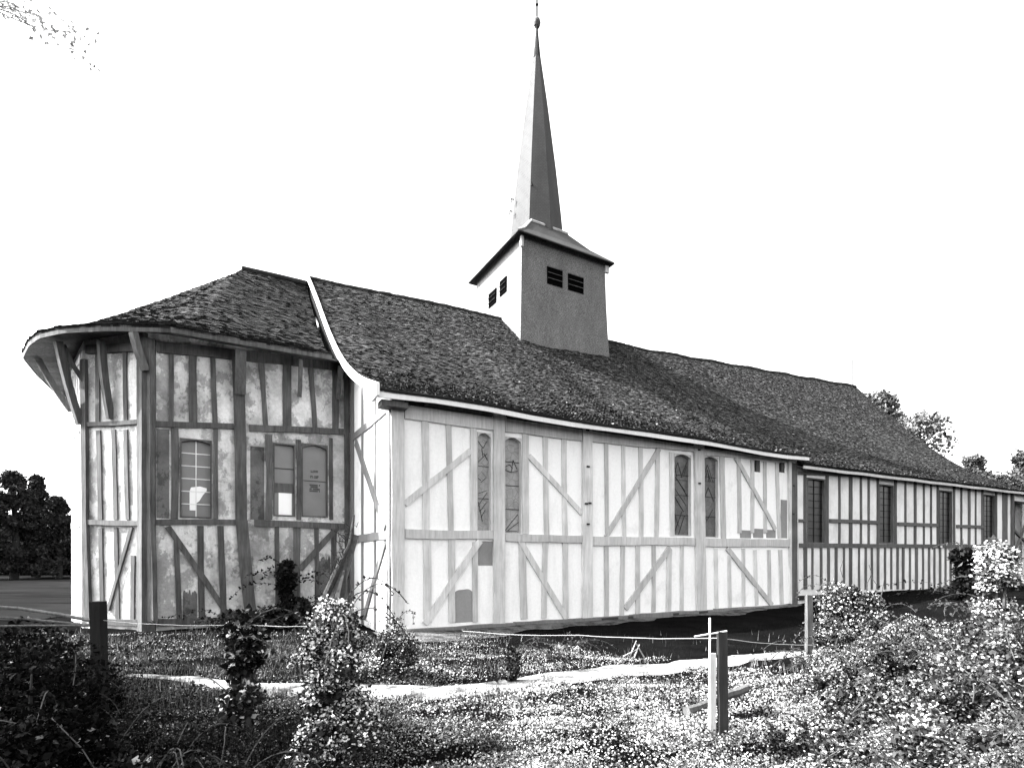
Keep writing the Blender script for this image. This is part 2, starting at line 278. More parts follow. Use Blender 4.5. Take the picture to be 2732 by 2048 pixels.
F1_STUDS = [(0.49,6.62,0.5,4.91,0.123),(1.38,6.61,1.41,4.87,0.119),(0.53,4.7,0.59,2.48,0.134),(1.01,4.69,1.09,2.47,0.132),(1.41,4.66,1.47,2.46,0.119),(0.6,2.27,0.66,0.08,0.123),(1.09,2.28,1.15,-0.03,0.12),(1.65,1.59,1.62,-0.06,0.118)]
F1_RAILS = [(0.15,4.87,1.81,4.82,0.109),(0.15,2.43,1.88,2.37,0.125),(0.15,6.74,1.81,6.63,0.209),(0.26,-0.04,1.95,-0.03,0.15)]
F1_BRACES = [(1.61,2.28,0.85,0.25,0.25)]
# ------------------------------------------------------------------ choir wall (long white wall facing the camera)
WL = Wall((0, 0), (14.4, 0))
def holes_of(ws): return [(q[0], q[1], q[2], q[3]) for q in ws]
mb = MB(); WL.infill(mb, 0, 14.6, -.4, 5.25, holes_of(CHOIR_WINDOWS) + holes_of(CHOIR_VENTS))
cw = mb.build('choir_wall', 'plaster_white', church); cw['label'] = 'long wall of bright white plaster between pale timbers'
framing(WL, [(a0, 5.2, a1, -.2, w) for a0, h0, a1, h1, w in CHOIR_POSTS], CHOIR_RAILS, CHOIR_STUDS, CHOIR_BRACES, ('timber_pale',)*4, cw)
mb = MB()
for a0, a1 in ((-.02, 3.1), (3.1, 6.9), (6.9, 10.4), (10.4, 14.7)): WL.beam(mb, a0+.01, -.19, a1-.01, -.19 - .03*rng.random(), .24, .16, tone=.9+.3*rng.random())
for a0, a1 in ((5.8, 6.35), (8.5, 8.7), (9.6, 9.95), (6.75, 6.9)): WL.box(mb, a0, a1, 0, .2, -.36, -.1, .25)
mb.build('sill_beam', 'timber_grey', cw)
mb = MB()      # boards under the eaves
for k, (a0, a1, tn) in enumerate(((.3, .75, .25), (.75, 2.5, .9), (2.9, 4.0, .8), (4.0, 5.2, 1.15), (5.56, 7.8, 1.1), (7.8, 9.45, .32), (9.95, 10.8, .45), (10.8, 12.0, .9), (12.0, 14.1, .4))): WL.box(mb, a0, a1, 0, .07+.004*(k % 3), 4.98, 5.25, tn)
mb.build('eaves_board', 'timber_mid', cw)
for k, q in enumerate(CHOIR_PATCHES):
    mb = MB()
    n = 9; top = [(q[0]+(q[2]-q[0])*i/n, q[3]+(.02*math.sin(i*.9+k) if k == 1 else 0)+(.09*math.sin(i/n*math.pi) if k == 1 else 0)) for i in range(n+1)]
    for i in range(n):
        (x0, y0), (x1, y1) = top[i], top[i+1]; P = WL.P
        mb.hexa([P(x0, .006, q[1]), P(x1, .006, q[1]), P(x1, -.01, q[1]), P(x0, -.01, q[1]), P(x0, .006, y0), P(x1, .006, y1), P(x1, -.01, y1), P(x0, -.01, y0)])
    p_ = mb.build('bare_daub', 'plaster_patch', cw); p_['label'] = 'grey patch of bare daub'
mb = MB()
mb_c = mb
for a, h in ((5.37, 4.98), (5.39, 4.0), (5.33, 3.0), (5.45, 3.02), (5.39, 2.45), (9.68, 4.88), (9.7, 3.85), (14.45, 3.1), (14.46, 4.1)): mb = MB(); WL.box(mb, a-.05, a+.04, .08, .115, h-.025, h+.02); mb.build('iron_cleat', 'iron', cw)
lab = ['narrow arched window of faintly painted glass left of the post', 'narrow arched window of pale painted glass right of the post', 'arched leaded window of dark figured glass left of the post', 'arched leaded window of dark figured glass right of the post']
for k, q in enumerate(CHOIR_WINDOWS):
    o = window(WL, q, 'glass_painted' if k < 2 else 'glass_painted_dark', 'timber_pale', lab[k], arch=.10, bars=(1, 4, 'iron', .014) if k > 0 else (1, 3, 'iron', .008), parent=cw, frame=.012)
    g = MB(); a0, h0, a1, h1 = q; W_ = a1-a0; H_ = h1-h0     # lead lines of the picture in the glass
    def ln(x0, y0, x1, y1, t=.012): WL.beam(g, a0+x0*W_, h0+y0*H_, a0+x1*W_, h0+y1*H_, t, -.078, back=-.089, tone=1)
    if k >= 2:
        L = [(.1, .72, .35, .9), (.35, .9, .6, .72), (.55, .72, .9, .92), (.12, .68, .88, .69), (.2, .72, .8, .55), (.1, .6, .85, .38), (.1, .5, .7, .3), (.3, .7, .9, .5), (.12, .02, .6, .3), (.4, .02, .75, .25), (.12, .3, .4, .12), (.15, .86, .3, .72), (.7, .74, .86, .86)] if k == 2 else [(.15, .7, .45, .9), (.45, .9, .8, .7), (.25, .7, .45, .84), (.45, .84, .65, .7), (.35, .7, .4, .8), (.55, .7, .5, .8), (.1, .69, .9, .7), (.12, .4, .5, .62), (.5, .62, .88, .45), (.2, .35, .4, .2), (.4, .2, .8, .35)]
    else:
        L = [(.1, .93, .55, .85), (.55, .85, .85, .93), (.45, .85, .55, .76), (.15, .7, .85, .8), (.6, .8, .88, .73), (.1, .55, .4, .52), (.4, .5, .75, .55), (.12, .38, .8, .42), (.15, .25, .85, .4), (.3, .2, .8, .3), (.4, .14, .7, .22), (.2, .3, .5, .1)] if k == 0 else [(.1, .66, .5, .64), (.5, .64, .9, .66), (.5, .64, .62, .77), (.62, .77, .85, .68), (.12, .69, .4, .72), (.4, .72, .6, .68), (.15, .03, .9, .2), (.3, .03, .95, .12), (.2, .02, .85, .025)]
    for l in L: ln(*l)
    g.build('leading', 'iron', o)
for q in CHOIR_VENTS:
    g = MB(); WL.box(g, q[0], q[2], -.20, -.18, q[1], q[3]); o = g.build('vent_opening', 'void', cw)
    g = MB(); WL.box(g, (q[0]+q[2])/2+.03, q[2], -.1, -.02, q[1], q[3]); g.build('shutter', 'timber_mid', o)
# ------------------------------------------------------------------ choir east gable (edge-on, sunlit)
GW = Wall((0, 8.7), (0, 0))        # a runs from the ridge line towards the camera side
CHP = [(-.45, 5.12), (1.0, 5.66), (2.4, 6.38), (3.5, 7.12), (4.6, 8.0), (5.7, 8.97), (6.8, 10.0), (8.7, 11.62)]
def interp(p, x):
    xs = np.array([q[0] for q in p]); ys = np.array([q[1] for q in p]); return np.interp(x, xs, ys)
mb = MB()
for sgn in (0, 1):
    for k in range(len(CHP)-1):
        s0, h0 = CHP[k]; s1, h1 = CHP[k+1]; s0 = max(s0, 0); h0 = float(interp(CHP, s0))
        if sgn: s0, s1 = 17.4-s0, 17.4-s1
        mb.face([(-.002, s0, -.4), (-.002, s1, -.4), (-.002, s1, h1-.06), (-.002, s0, h0-.06)])
gw = mb.build('gable_wall', 'plaster_white', church); gw['label'] = 'narrow sunlit return wall of the choir'
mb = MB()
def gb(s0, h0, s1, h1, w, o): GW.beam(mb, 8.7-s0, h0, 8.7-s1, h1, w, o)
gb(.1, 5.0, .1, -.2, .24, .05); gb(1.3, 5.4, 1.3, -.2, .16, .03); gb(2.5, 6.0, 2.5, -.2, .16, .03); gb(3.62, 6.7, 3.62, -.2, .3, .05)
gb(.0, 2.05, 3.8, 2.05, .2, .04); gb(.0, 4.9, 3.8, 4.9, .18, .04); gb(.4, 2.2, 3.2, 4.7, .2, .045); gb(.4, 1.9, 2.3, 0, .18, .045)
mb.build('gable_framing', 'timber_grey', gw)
# ------------------------------------------------------------------ straight bay of the sanctuary and the polygonal apse
def apse_wall(p0, p1, name, mat, holes=(), top=7.0):
    W = Wall(p0, p1); mb = MB(); W.infill(mb, 0, W.L, -.4, top, holes); return W, mb.build(name, mat, church)
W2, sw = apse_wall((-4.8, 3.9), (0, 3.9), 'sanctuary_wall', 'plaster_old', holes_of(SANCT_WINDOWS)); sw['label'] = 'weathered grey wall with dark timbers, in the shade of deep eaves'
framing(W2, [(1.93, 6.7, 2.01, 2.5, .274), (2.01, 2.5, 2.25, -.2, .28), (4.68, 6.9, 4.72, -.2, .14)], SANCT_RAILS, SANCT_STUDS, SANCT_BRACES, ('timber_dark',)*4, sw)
for kq, q in enumerate(SANCT_PATCHES):
    n = 14; mb = MB(); jg = rng.random(n+1)*(.16 if kq > 1 else .0)
    for i in range(n):
        x0 = q[0]+(q[2]-q[0])*i/n; x1 = q[0]+(q[2]-q[0])*(i+1)/n; y0, y1 = q[3]-jg[i], q[3]-jg[i+1]; P = W2.P
        mb.hexa([P(x0, .008, q[1]), P(x1, .008, q[1]), P(x1, -.01, q[1]), P(x0, -.01, q[1]), P(x0, .008, y0), P(x1, .008, y1), P(x1, -.01, y1), P(x0, -.01, y0)])
    p_ = mb.build('bare_daub', 'plaster_dark', sw); p_['label'] = 'dark patch of bare daub'
o = window(W2, SANCT_WINDOWS[0], 'glass_grey', 'timber_dark', 'twelve-pane grey window with white glazing bars', arch=.06, bars=(2, 6, 'timber_white', .022), parent=sw)
q = SANCT_WINDOWS[0]; g = MB(); a0 = q[0]; h0 = q[1]; w_ = q[2]-q[0]; pts = [(.30, .10), (.50, .10), (.50, .19), (.60, .22), (.72, .30), (.84, .36), (.84, .39), (.62, .41), (.34, .39), (.30, .34)]
g.face([W2.P(a0+x*w_, -.083, h0+y*(q[3]-q[1])) for x, y in pts]); pp = g.build('daylight_sheet', 'daylight_white', o); pp['label'] = 'torn gap in the lower panes, its daylight painted white'  # white face on the pane stands for see-through daylight
o = window(W2, SANCT_WINDOWS[1], 'glass_grey', 'timber_mid', 'left light of the paired window, open and bright at the foot', arch=.01, bars=(1, 3, 'iron', .02), parent=sw)
q = SANCT_WINDOWS[1]; g = MB(); W2.box(g, q[0]+.14, q[2]-.08, -.086, -.078, q[1]+.05, q[1]+.66); g.build('daylight_panel', 'daylight_white', o)  # white slab painted for the brightness of the open foot
g = MB(); W2.box(g, q[0]+.05, q[2]-.05, -.088, -.072, q[1]+.64, q[1]+.9); g.build('dark_board', 'timber_mid', o)
o = window(W2, SANCT_WINDOWS[2], 'glass_grey', 'timber_mid', 'right light of the paired window with small notices on its grey pane', arch=.09, bars=(1, 2, 'iron', .012), parent=sw)
q = SANCT_WINDOWS[2]
for x0, x1, y0, y1 in ((.22, .50, .70, .92), (.24, .46, 1.08, 1.16), (.25, .45, 1.24, 1.31)):
    g = MB(); n_ = 9
    for i in range(n_):
        for j in range(2 if y1-y0 < .1 else 4):
            if rng.random() < .75: xa = q[0]+x0+(x1-x0)*i/n_; dy = (y1-y0)/(2 if y1-y0 < .1 else 4); W2.box(g, xa, xa+(x1-x0)/n_*.8, -.086, -.08, q[1]+y0+dy*j+.008, q[1]+y0+dy*(j+1)-.004, .9)
    g.build('notice', 'timber_dark', o)
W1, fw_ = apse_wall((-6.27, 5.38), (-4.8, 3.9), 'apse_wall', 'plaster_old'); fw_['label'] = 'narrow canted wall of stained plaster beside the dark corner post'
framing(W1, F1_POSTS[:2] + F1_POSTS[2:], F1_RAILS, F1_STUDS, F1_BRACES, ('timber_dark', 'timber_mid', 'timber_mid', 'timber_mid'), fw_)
mb = MB(); mb.hexa([(-4.80-.12, 3.80, -.3), (-4.66, 3.79, -.3), (-4.6, 4.1, -.3), (-5.05, 4.1, -.3), (-4.80-.12, 3.80, 6.8), (-4.66, 3.79, 6.8), (-4.6, 4.1, 6.8), (-5.05, 4.1, 6.8)]); o = mb.build('corner_post', 'timber_dark', fw_); o['label'] = 'thick dark post at the angle of the east end'
polyA = [(-4.8, 13.5), (-6.27, 12.0), (-6.8, 10.1), (-6.8, 7.29), (-6.27, 5.38)]
for k in range(4):
    p1, p0 = polyA[k], polyA[k+1]
    W, ob = apse_wall(p1, p0, 'apse_wall', 'plaster_white') ; mb = MB()
    n = 4
    for i in range(n+1): W.beam(mb, W.L*(.04+.92*i/n), 6.7, W.L*(.04+.92*i/n), -.2, .13 if i % n else .22, .04)
    for h in (.0, 2.42, 4.85, 6.6): W.beam(mb, .1, h, W.L-.1, h, .16, .058)
    mb.build('framing', 'timber_white', ob)
W, ob = apse_wall((0, 13.5), (-4.8, 13.5), 'north_apse_wall', 'plaster_old')
# eaves braces that carry the deep apse eaves
def strut(foot, head, w, d, mat='timber_mid'):
    f, h = Vector(foot), Vector(head); dr = (h-f).normalized(); side = dr.cross(Vector((0, 0, 1))).normalized(); up = side.cross(dr).normalized(); m_ = MB(); ps = []
    for k in range(5):
        q = k/4; c = f.lerp(h, q) - up*math.sin(q*math.pi)*.03; ps.append([c-side*w/2-up*d/2, c+side*w/2-up*d/2, c+side*w/2+up*d/2, c-side*w/2+up*d/2])
    for k in range(4): m_.hexa(ps[k]+ps[k+1])
    return m_.build('eaves_strut', mat, church)
strut(W2.P(1.98, .1, 5.75), W2.P(1.98, .42, 6.80), .25, .12); strut(W2.P(3.42, .08, 5.9), W2.P(3.40, .45, 6.80), .10, .11); strut(W2.P(4.42, .08, 6.0), W2.P(4.42, .45, 6.80), .13, .11)
strut((-4.84, 3.78, 6.0), (-5.06, 3.58, 6.80), .14, .14); strut(W1.P(.94, .03, 4.95), (-5.80, 4.54, 6.79), .1, .16); strut((-6.25, 5.32, 5.95), (-6.66, 5.36, 6.80), .1, .1); strut((-6.33, 5.36, 4.88), (-6.72, 5.12, 6.79), .14, .15)
strut((-6.85, 7.3, 5.6), (-7.5, 7.1, 6.84), .12, .14); strut((-6.85, 10.1, 5.6), (-7.5, 10.3, 6.84), .12, .14)
# ------------------------------------------------------------------ nave
PHI = R_(2.7); WG = [(0, 4.9), (.9, 5.3), (2.67, 6.2), (3.8, 7.1), (4.92, 8.0), (6.16, 9.3), (7.3, 10.8), (8.88, 12.8)]; WN = Wall((14.4, 0), (14.4+18.7*math.cos(PHI), -18.7*math.sin(PHI)))
mb = MB(); WN.infill(mb, .0, 18.6, -.4, 5.0, holes_of(NAVE_WINDOWS) + [(16.75, -.4, 18.3, 4.4)])
nw = mb.build('nave_wall', 'plaster_nave', church); nw['label'] = 'far white wall with close-set thin dark timbers'
framing(WN, [(.12, 4.9, .14, -.2, .3), (16.55, 4.9, 16.55, 0, .18), (18.5, 4.9, 18.5, 0, .22)], NAVE_RAILS, NAVE_STUDS, [(17.0, 2.0, 18.2, 3.4, .12), (16.85, 2.9, 18.25, 2.3, .12)], ('timber_mid', 'timber_nave', 'timber_nave', 'timber_nave'), nw)
mb = MB(); WN.beam(mb, .3, .12, 16.6, .1, .16, .07); mb.build('sill_beam', 'timber_black', nw)
mb = MB(); WN.box(mb, 16.76, 18.29, -.6, -.5, -.4, 4.4); mb.build('porch_boards', 'timber_black', nw)
nl = ['tall dark nave window nearest the choir', 'second dark nave window from the choir', 'third dark nave window from the choir, half boarded', 'dark nave window nearest the far end']
for k, q in enumerate(NAVE_WINDOWS):
    window(WN, q, 'glass_dark', 'timber_mid' if k < 2 else 'timber_dark', nl[k], arch=.02, bars=(2, 9, 'timber_black', .02), parent=nw, frame=.05)
xe, ye, _ = WN.P(18.6, 0, 0); xw, yw, _ = WN.P(18.6, -17.8, 0)
mb = MB(); mb.face([WN.P(18.6, 0, -.4), WN.P(18.6, -17.8, -.4)] + [WN.P(18.6, -(17.8-s_), h_-.12) for s_, h_ in WG] + [WN.P(18.6, -s_, h_-.12) for s_, h_ in WG[::-1]]); mb.build('west_gable', 'plaster_nave', nw)
mb = MB(); mb.face([(0, 17.4, -.4), (14.4, 17.4, -.4), (14.4, 17.4, 5.1), (0, 17.4, 5.1)]); mb.face([WN.P(0, -17.8, -.4), WN.P(18.6, -17.8, -.4), WN.P(18.6, -17.8, 5), WN.P(0, -17.8, 5)]); mb.build('north_wall', 'plaster_nave', church)
# ------------------------------------------------------------------ roofs
rg = np.random.default_rng(11)
def smooth_profile(p):
    xs = np.array([q[0] for q in p]); ys = np.array([q[1] for q in p]); X = np.linspace(xs[0], xs[-1], 120); Y = np.interp(X, xs, ys)
    for _ in range(60): Y[1:-1] = (Y[:-2]+2*Y[1:-1]+Y[2:])/4
    return X, Y
CX, CY = smooth_profile(CHP)
def P_choir(a, q):
    t = -.40 + a*(15.28); s = -.45 + q*9.15; z = np.interp(s, CX, CY) + .5*np.clip(t/14.4, 0, 1)*q**1.5 + .045*np.sin(t*1.1+1)*np.sin(q*3.1) + .03*np.sin(t*2.7)*q*(1-q)*4 + .03*np.sin(t*.9+q*4)
    return np.stack([t+0*q, s+0*a, z+0*a], -1)
NP = [(-.35, 4.86), (.9, 5.38), (2.67, 6.35), (3.8, 7.2), (4.92, 8.2), (6.16, 9.4), (7.3, 10.58), (8.9, 12.15)]
NX, NY = smooth_profile(NP)
def P_nave(a, q):
    L = .25 + a*18.65; s = -.35 + q*9.25; z = np.interp(s, NX, NY) + .75*(L/18.7)*q**2 + .05*np.sin(L*.9)*np.sin(q*3.1) + .03*np.sin(L*2.1+2)*q
    x = 14.4 + math.cos(PHI)*L + math.sin(PHI)*s; y = -math.sin(PHI)*L + math.cos(PHI)*s
    return np.stack([x+0*q, y+0*q, z+0*a], -1)
EV = [(-.66, 3.14), (-2.3, 3.19), (-4.34, 3.23), (-5.6, 3.86), (-6.53, 4.53), (-7.10, 5.2), (-7.45, 5.95), (-7.83, 7.11), (-7.88, 8.7), (-7.83, 10.29), (-7.45, 11.45), (-6.53, 12.87), (-4.34, 14.17), (-.3, 14.26)]
ea = np.array(EV); el = np.concatenate([[0], np.cumsum(np.hypot(*np.diff(ea, axis=0).T))]); el /= el[-1]
AP = [(0, 6.98), (.12, 7.36), (.32, 8.18), (.55, 9.2), (.73, 10.05), (1, 11.38)]
AX, AY = smooth_profile(AP)
def P_apse(a, q):
    ex = np.interp(a, el, ea[:, 0]); ey = np.interp(a, el, ea[:, 1]); tx = np.interp(ex, [-7.9, -4.34, -.66], [-2.5, -2.5, -.44]); ty = 8.7
    x = ex + (tx-ex)*q; y = ey + (ty-ey)*q
    bulge = np.clip((-4.0-ex)/3.5, 0, 1)
    z = np.interp(q, AX, AY) - .24*np.clip(q*5, 0, 1)*np.clip((1.02-q)*12, 0, 1)*np.clip((ex+4)/3, .2, 1) + .05*bulge*np.sin(q*np.pi)*np.sin(q*np.pi*.9) + .03*np.sin(a*40)*np.sin(q*3.1)
    return np.stack([x, y, z+0*a], -1)
def deck(P, name, parent, na=60, nq=24, flip=None, th=.06):
    a, q = np.meshgrid(np.linspace(0, 1, na), np.linspace(0, 1, nq), indexing='ij'); V = P(a, q); 
    if flip: V = flip(V)
    V2 = V.copy(); V2[..., 2] -= th; n = na*nq; v = np.concatenate([V.reshape(-1, 3), V2.reshape(-1, 3)]); F = []
    idx = lambda i, j: i*nq+j
    for i in range(na-1):
        for j in range(nq-1): F.append((idx(i, j), idx(i+1, j), idx(i+1, j+1), idx(i, j+1))); F.append(tuple(n+k for k in (idx(i, j), idx(i, j+1), idx(i+1, j+1), idx(i+1, j))))
    for i in range(na-1): F.append((idx(i, 0), n+idx(i, 0), n+idx(i+1, 0), idx(i+1, 0)))
    for j in range(nq-1): F.append((idx(0, j), idx(0, j+1), n+idx(0, j+1), n+idx(0, j))); F.append((idx(na-1, j), n+idx(na-1, j), n+idx(na-1, j+1), idx(na-1, j+1)))
    me = bpy.data.meshes.new(name); me.from_pydata(v.tolist(), [], F); me.materials.append(MATS['roof_deck']); me.update(); o = bpy.data.objects.new(name, me); col.objects.link(o); o.parent = parent; return o
def tiles(P, name, parent, rows, w, flip=None, base=.06, seed=1, lift=.023, a0=0, a1=1):
    r = np.random.default_rng(seed); B = []; T = []
    fa = np.linspace(a0, a1, 500)
    dq = 1/rows
    for k in range(rows):
        q = np.full_like(fa, k*dq); pts = P(fa, q); L = np.concatenate([[0], np.cumsum(np.linalg.norm(np.diff(pts, axis=0), axis=1))])
        n = max(1, int(L[-1]/w)); ed = (np.arange(n+1) + (.5 if k % 2 else 0) + (r.random(n+1)-.5)*.3)*L[-1]/n; ed = np.clip(ed, 0, L[-1]); ea_ = np.interp(ed, L, fa)
        A0, A1 = ea_[:-1], ea_[1:]; gap = (A1-A0)*(.03+.09*r.random(n)); A0 = A0+gap; A1 = A1-gap*.3
        ok = (A1-A0) > 1e-5; A0, A1 = A0[ok], A1[ok]; n = len(A0)
        if n == 0: continue
        q0 = k*dq - dq*.22*r.random(n) - (.25*dq if k == 0 else 0); q1 = np.clip(k*dq + dq*1.15, 0, 1) + 0*q0
        sk = (r.random(n)-.5)*dq*.22
        p0 = P(A0, q0); p1 = P(A1, q0+sk); p2 = P(A1, q1); p3 = P(A0, q1)
        nrm = np.cross(p1-p0, p3-p0); nrm /= np.linalg.norm(nrm, axis=1)[:, None]+1e-9; nrm *= np.sign(nrm[:, 2:3]+1e-9)
        l0 = lift*(.5+1.1*r.random(n)**1.5); l1 = l0*(.75+.5*r.random(n))
        b0, b1 = p0.copy(), p1.copy(); p0 = p0+nrm*l0[:, None]; p1 = p1+nrm*l1[:, None]; p2 = p2+nrm*.006; p3 = p3+nrm*.006
        tn = base*np.exp((r.random(n)-.5)*2.0); hi = r.random(n) < .04; tn = np.where(hi, tn*2.0, tn); lo = r.random(n) < .14; tn = np.where(lo, tn*.3, tn)
        miss = r.random(n) < .02
        S = [np.stack([p0, p1, p2, p3], 1), np.stack([b0, b1, p1, p0], 1), np.stack([b0, p0, p3, p3-nrm*.004], 1), np.stack([p1, b1, p2-nrm*.004, p2], 1)]
        for j, s_ in enumerate(S): B.append(s_[~miss]); T.append((tn*(1 if j == 0 else .8))[~miss])
    V = np.concatenate(B); 
    if flip: V = flip(V)
    return quads(name, V, np.concatenate(T), 'tile', parent)
mirC = lambda V: np.stack([V[..., 0], 17.4-V[..., 1], V[..., 2]], -1)
def mirN(V):
    x = V[..., 0]-14.4; y = V[..., 1]; L = x*math.cos(PHI)-y*math.sin(PHI); s = x*math.sin(PHI)+y*math.cos(PHI); s = 17.8-s
    return np.stack([14.4+math.cos(PHI)*L+math.sin(PHI)*s, -math.sin(PHI)*L+math.cos(PHI)*s, V[..., 2]], -1)
cr = deck(P_choir, 'choir_roof', church); tiles(P_choir, 'tiles', cr, 130, .12, seed=3, base=.034)
cr2 = deck(P_choir, 'north_roof', church, flip=mirC); tiles(P_choir, 'tiles', cr2, 60, .3, flip=mirC, seed=4)
nr = deck(P_nave, 'nave_roof', church); tiles(P_nave, 'tiles', nr, 118, .13, seed=5, base=.031)
nr2 = deck(P_nave, 'north_roof', church, flip=mirN); tiles(P_nave, 'tiles', nr2, 60, .3, flip=mirN, seed=6)
ar = deck(P_apse, 'apse_roof', church, na=160); tiles(P_apse, 'tiles', ar, 88, .13, seed=7, base=.021)
mb = MB()       # ridge tiles
def ridge(P, a0, a1, mb, r=.10):
    A = np.linspace(a0, a1, int(60*(a1-a0))+2); pts = P(A, np.ones_like(A))
    for i in range(len(A)-1):
        p, q = Vector(pts[i]), Vector(pts[i+1]); mb.tube([p+Vector((0, 0, -.03+rng.random()*.02)), q+Vector((0, 0, -.03+rng.random()*.02))], [r*(.9+.2*rng.random()), r*(.9+.2*rng.random())], 8, tone=.02+.03*rng.random())
ridge(P_choir, 0, 1, mb); ridge(P_nave, 0, 1, mb)
A = [Vector((-2.55, 8.7, 11.36)), Vector((-1.4, 8.7, 11.38)), Vector((-.3, 8.7, 11.38))]; mb.tube(A, .1, 8, tone=.03)
mb.build('ridge_tiles', 'tile', church)
# moss clumps on the tiles
def moss(P, n, parent, seed):
    r = np.random.default_rng(seed); a = r.random(n); q = r.random(n)**1.2; p = P(a, q); B = []; T = []
    for k in range(n):
        m_ = 5; c = p[k] + (r.random((m_, 3))-.5)*[.12, .12, .03] + [0, 0, .03]; s_ = .012+.02*r.random((m_, 1)); ang = r.random((m_, 1))*6.28
        u = np.concatenate([np.cos(ang), np.sin(ang), r.random((m_, 1))*.6], 1)*s_; v = np.concatenate([-np.sin(ang), np.cos(ang), r.random((m_, 1))*.6+.4], 1)*s_
        B.append(np.stack([c-u-v, c+u-v, c+u+v, c-u+v], 1)); T.append(np.full(m_, .05+.12*r.random()**2))
    quads('moss', np.concatenate(B), np.concatenate(T), 'leaf', parent)
moss(P_choir, 400, cr, 1); moss(P_nave, 250, nr, 2)
# fascia boards
mb = MB()
N = 12
for k in range(N):
    t0 = -.40+15.23*k/N; t1 = -.40+15.23*(k+1)/N
    f = lambda t: 5.055 + .02*math.sin(t*1.3) + .03*math.sin(t*.9)
    mb.hexa([(t0, -.43, f(t0)-.115), (t1, -.43, f(t1)-.115), (t1, -.40, f(t1)-.115), (t0, -.40, f(t0)-.115), (t0, -.43, f(t0)), (t1, -.43, f(t1)), (t1, -.40, f(t1)), (t0, -.40, f(t0))])
o = mb.build('fascia', 'timber_white', cr); o['label'] = 'white fascia board under the long eaves'
mb = MB()
for k in range(14):
    t0 = -.3+15.1*k/14; t1 = t0+15.1/14
    mb.hexa([(t0, -.395, 4.99), (t1, -.395, 4.99), (t1, -.0, 5.16), (t0, -.0, 5.16), (t0, -.395, 5.0), (t1, -.395, 5.0), (t1, -.0, 5.17), (t0, -.0, 5.17)], .7+.5*rng.random())
mb.build('soffit', 'timber_mid', cr)
mb = MB()
for k in range(16):
    l0 = .25+18.6*k/16; l1 = .25+18.6*(k+1)/16
    f = lambda l: 4.78+.05*math.sin(l*.9)*0+.01*math.sin(l*2); P = WN.P
    mb.hexa([P(l0, .34, f(l0)-.10), P(l1, .34, f(l1)-.10), P(l1, .31, f(l1)-.10), P(l0, .31, f(l0)-.10), P(l0, .34, f(l0)), P(l1, .34, f(l1)), P(l1, .31, f(l1)), P(l0, .31, f(l0))])
    mb.hexa([P(l0, .30, 4.70), P(l1, .30, 4.70), P(l1, 0, 4.86), P(l0, 0, 4.86), P(l0, .30, 4.71), P(l1, .30, 4.71), P(l1, 0, 4.87), P(l0, 0, 4.87)], .3)
mb.build('fascia', 'timber_pale', nr)
fa_, so_ = MB(), MB()
def evp(a, off=0.):
    p = np.array([np.interp(a, el, ea[:, 0]), np.interp(a, el, ea[:, 1])]); c = np.array([-2.5 if p[0] < -2.5 else p[0], 8.7]); d_ = (c-p)/np.linalg.norm(c-p); return p + d_*off
NA = 96
wallpoly = [(-.0, 3.9), (-4.8, 3.9), (-6.27, 5.38), (-6.8, 7.29), (-6.8, 10.1), (-6.27, 12.0), (-4.8, 13.5), (0, 13.5)]
wl = np.array(wallpoly); wll = np.concatenate([[0], np.cumsum(np.hypot(*np.diff(wl, axis=0).T))]); wll /= wll[-1]
for k in range(NA):
    a0, a1 = k/NA, (k+1)/NA; p, q = evp(a0), evp(a1); p2, q2 = evp(a0, .035), evp(a1, .035); zt = 6.96+.01*math.sin(k*.7); zb = 6.82
    tn = 1.0 if k % 17 < 16 else .5
    fa_.hexa([(*p, zb), (*q, zb), (*q2, zb), (*p2, zb), (*p, zt), (*q, zt), (*q2, zt), (*p2, zt)], tn)
    w0 = (np.interp(a0, wll, wl[:, 0]), np.interp(a0, wll, wl[:, 1])); w1 = (np.interp(a1, wll, wl[:, 0]), np.interp(a1, wll, wl[:, 1]))
    so_.hexa([(*p2, 6.84), (*q2, 6.84), (*w1, 7.0), (*w0, 7.0), (*p2, 6.86), (*q2, 6.86), (*w1, 7.02), (*w0, 7.02)], .8+.4*rng.random())
o = fa_.build('fascia', 'timber_dark', ar); o['label'] = 'grey fascia board running round the apse eaves'
so_.build('soffit', 'timber_dark', ar)
# white bargeboard on the choir gable, with its heavy foot
mb = MB(); S = np.linspace(-.47, 8.7, 40)
for k in range(39):
    s0, s1 = S[k], S[k+1]; h0, h1 = np.interp(s0, CX, CY), np.interp(s1, CX, CY); w0 = .23 - .06*k/39; w1 = .23 - .06*(k+1)/39
    up = .11
    mb.hexa([(-.47, s0, h0+up-w0), (-.47, s1, h1+up-w1), (-.40, s1, h1+up-w1), (-.40, s0, h0+up-w0), (-.47, s0, h0+up), (-.47, s1, h1+up), (-.40, s1, h1+up), (-.40, s0, h0+up)])
mb.hexa([(-.472, -.50, 4.93), (-.398, -.50, 4.95), (-.398, .0, 4.92), (-.472, .0, 4.92), (-.472, -.50, 5.20), (-.398, -.50, 5.20), (-.398, .0, 5.1), (-.472, .0, 5.1)])
o = mb.build('bargeboard', 'timber_white', cr); o['label'] = 'curved white bargeboard on the gable'
mb = MB()       # added near-black strip hiding the gap, coloured to read as roof shadow
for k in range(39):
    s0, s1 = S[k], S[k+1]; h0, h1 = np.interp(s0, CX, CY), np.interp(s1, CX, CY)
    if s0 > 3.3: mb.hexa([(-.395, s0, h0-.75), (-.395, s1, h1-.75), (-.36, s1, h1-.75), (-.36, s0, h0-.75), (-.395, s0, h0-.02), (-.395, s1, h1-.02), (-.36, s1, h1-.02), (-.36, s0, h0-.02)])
mb.build('verge_shade_strip', 'roof_deck', cr)
mb = MB()
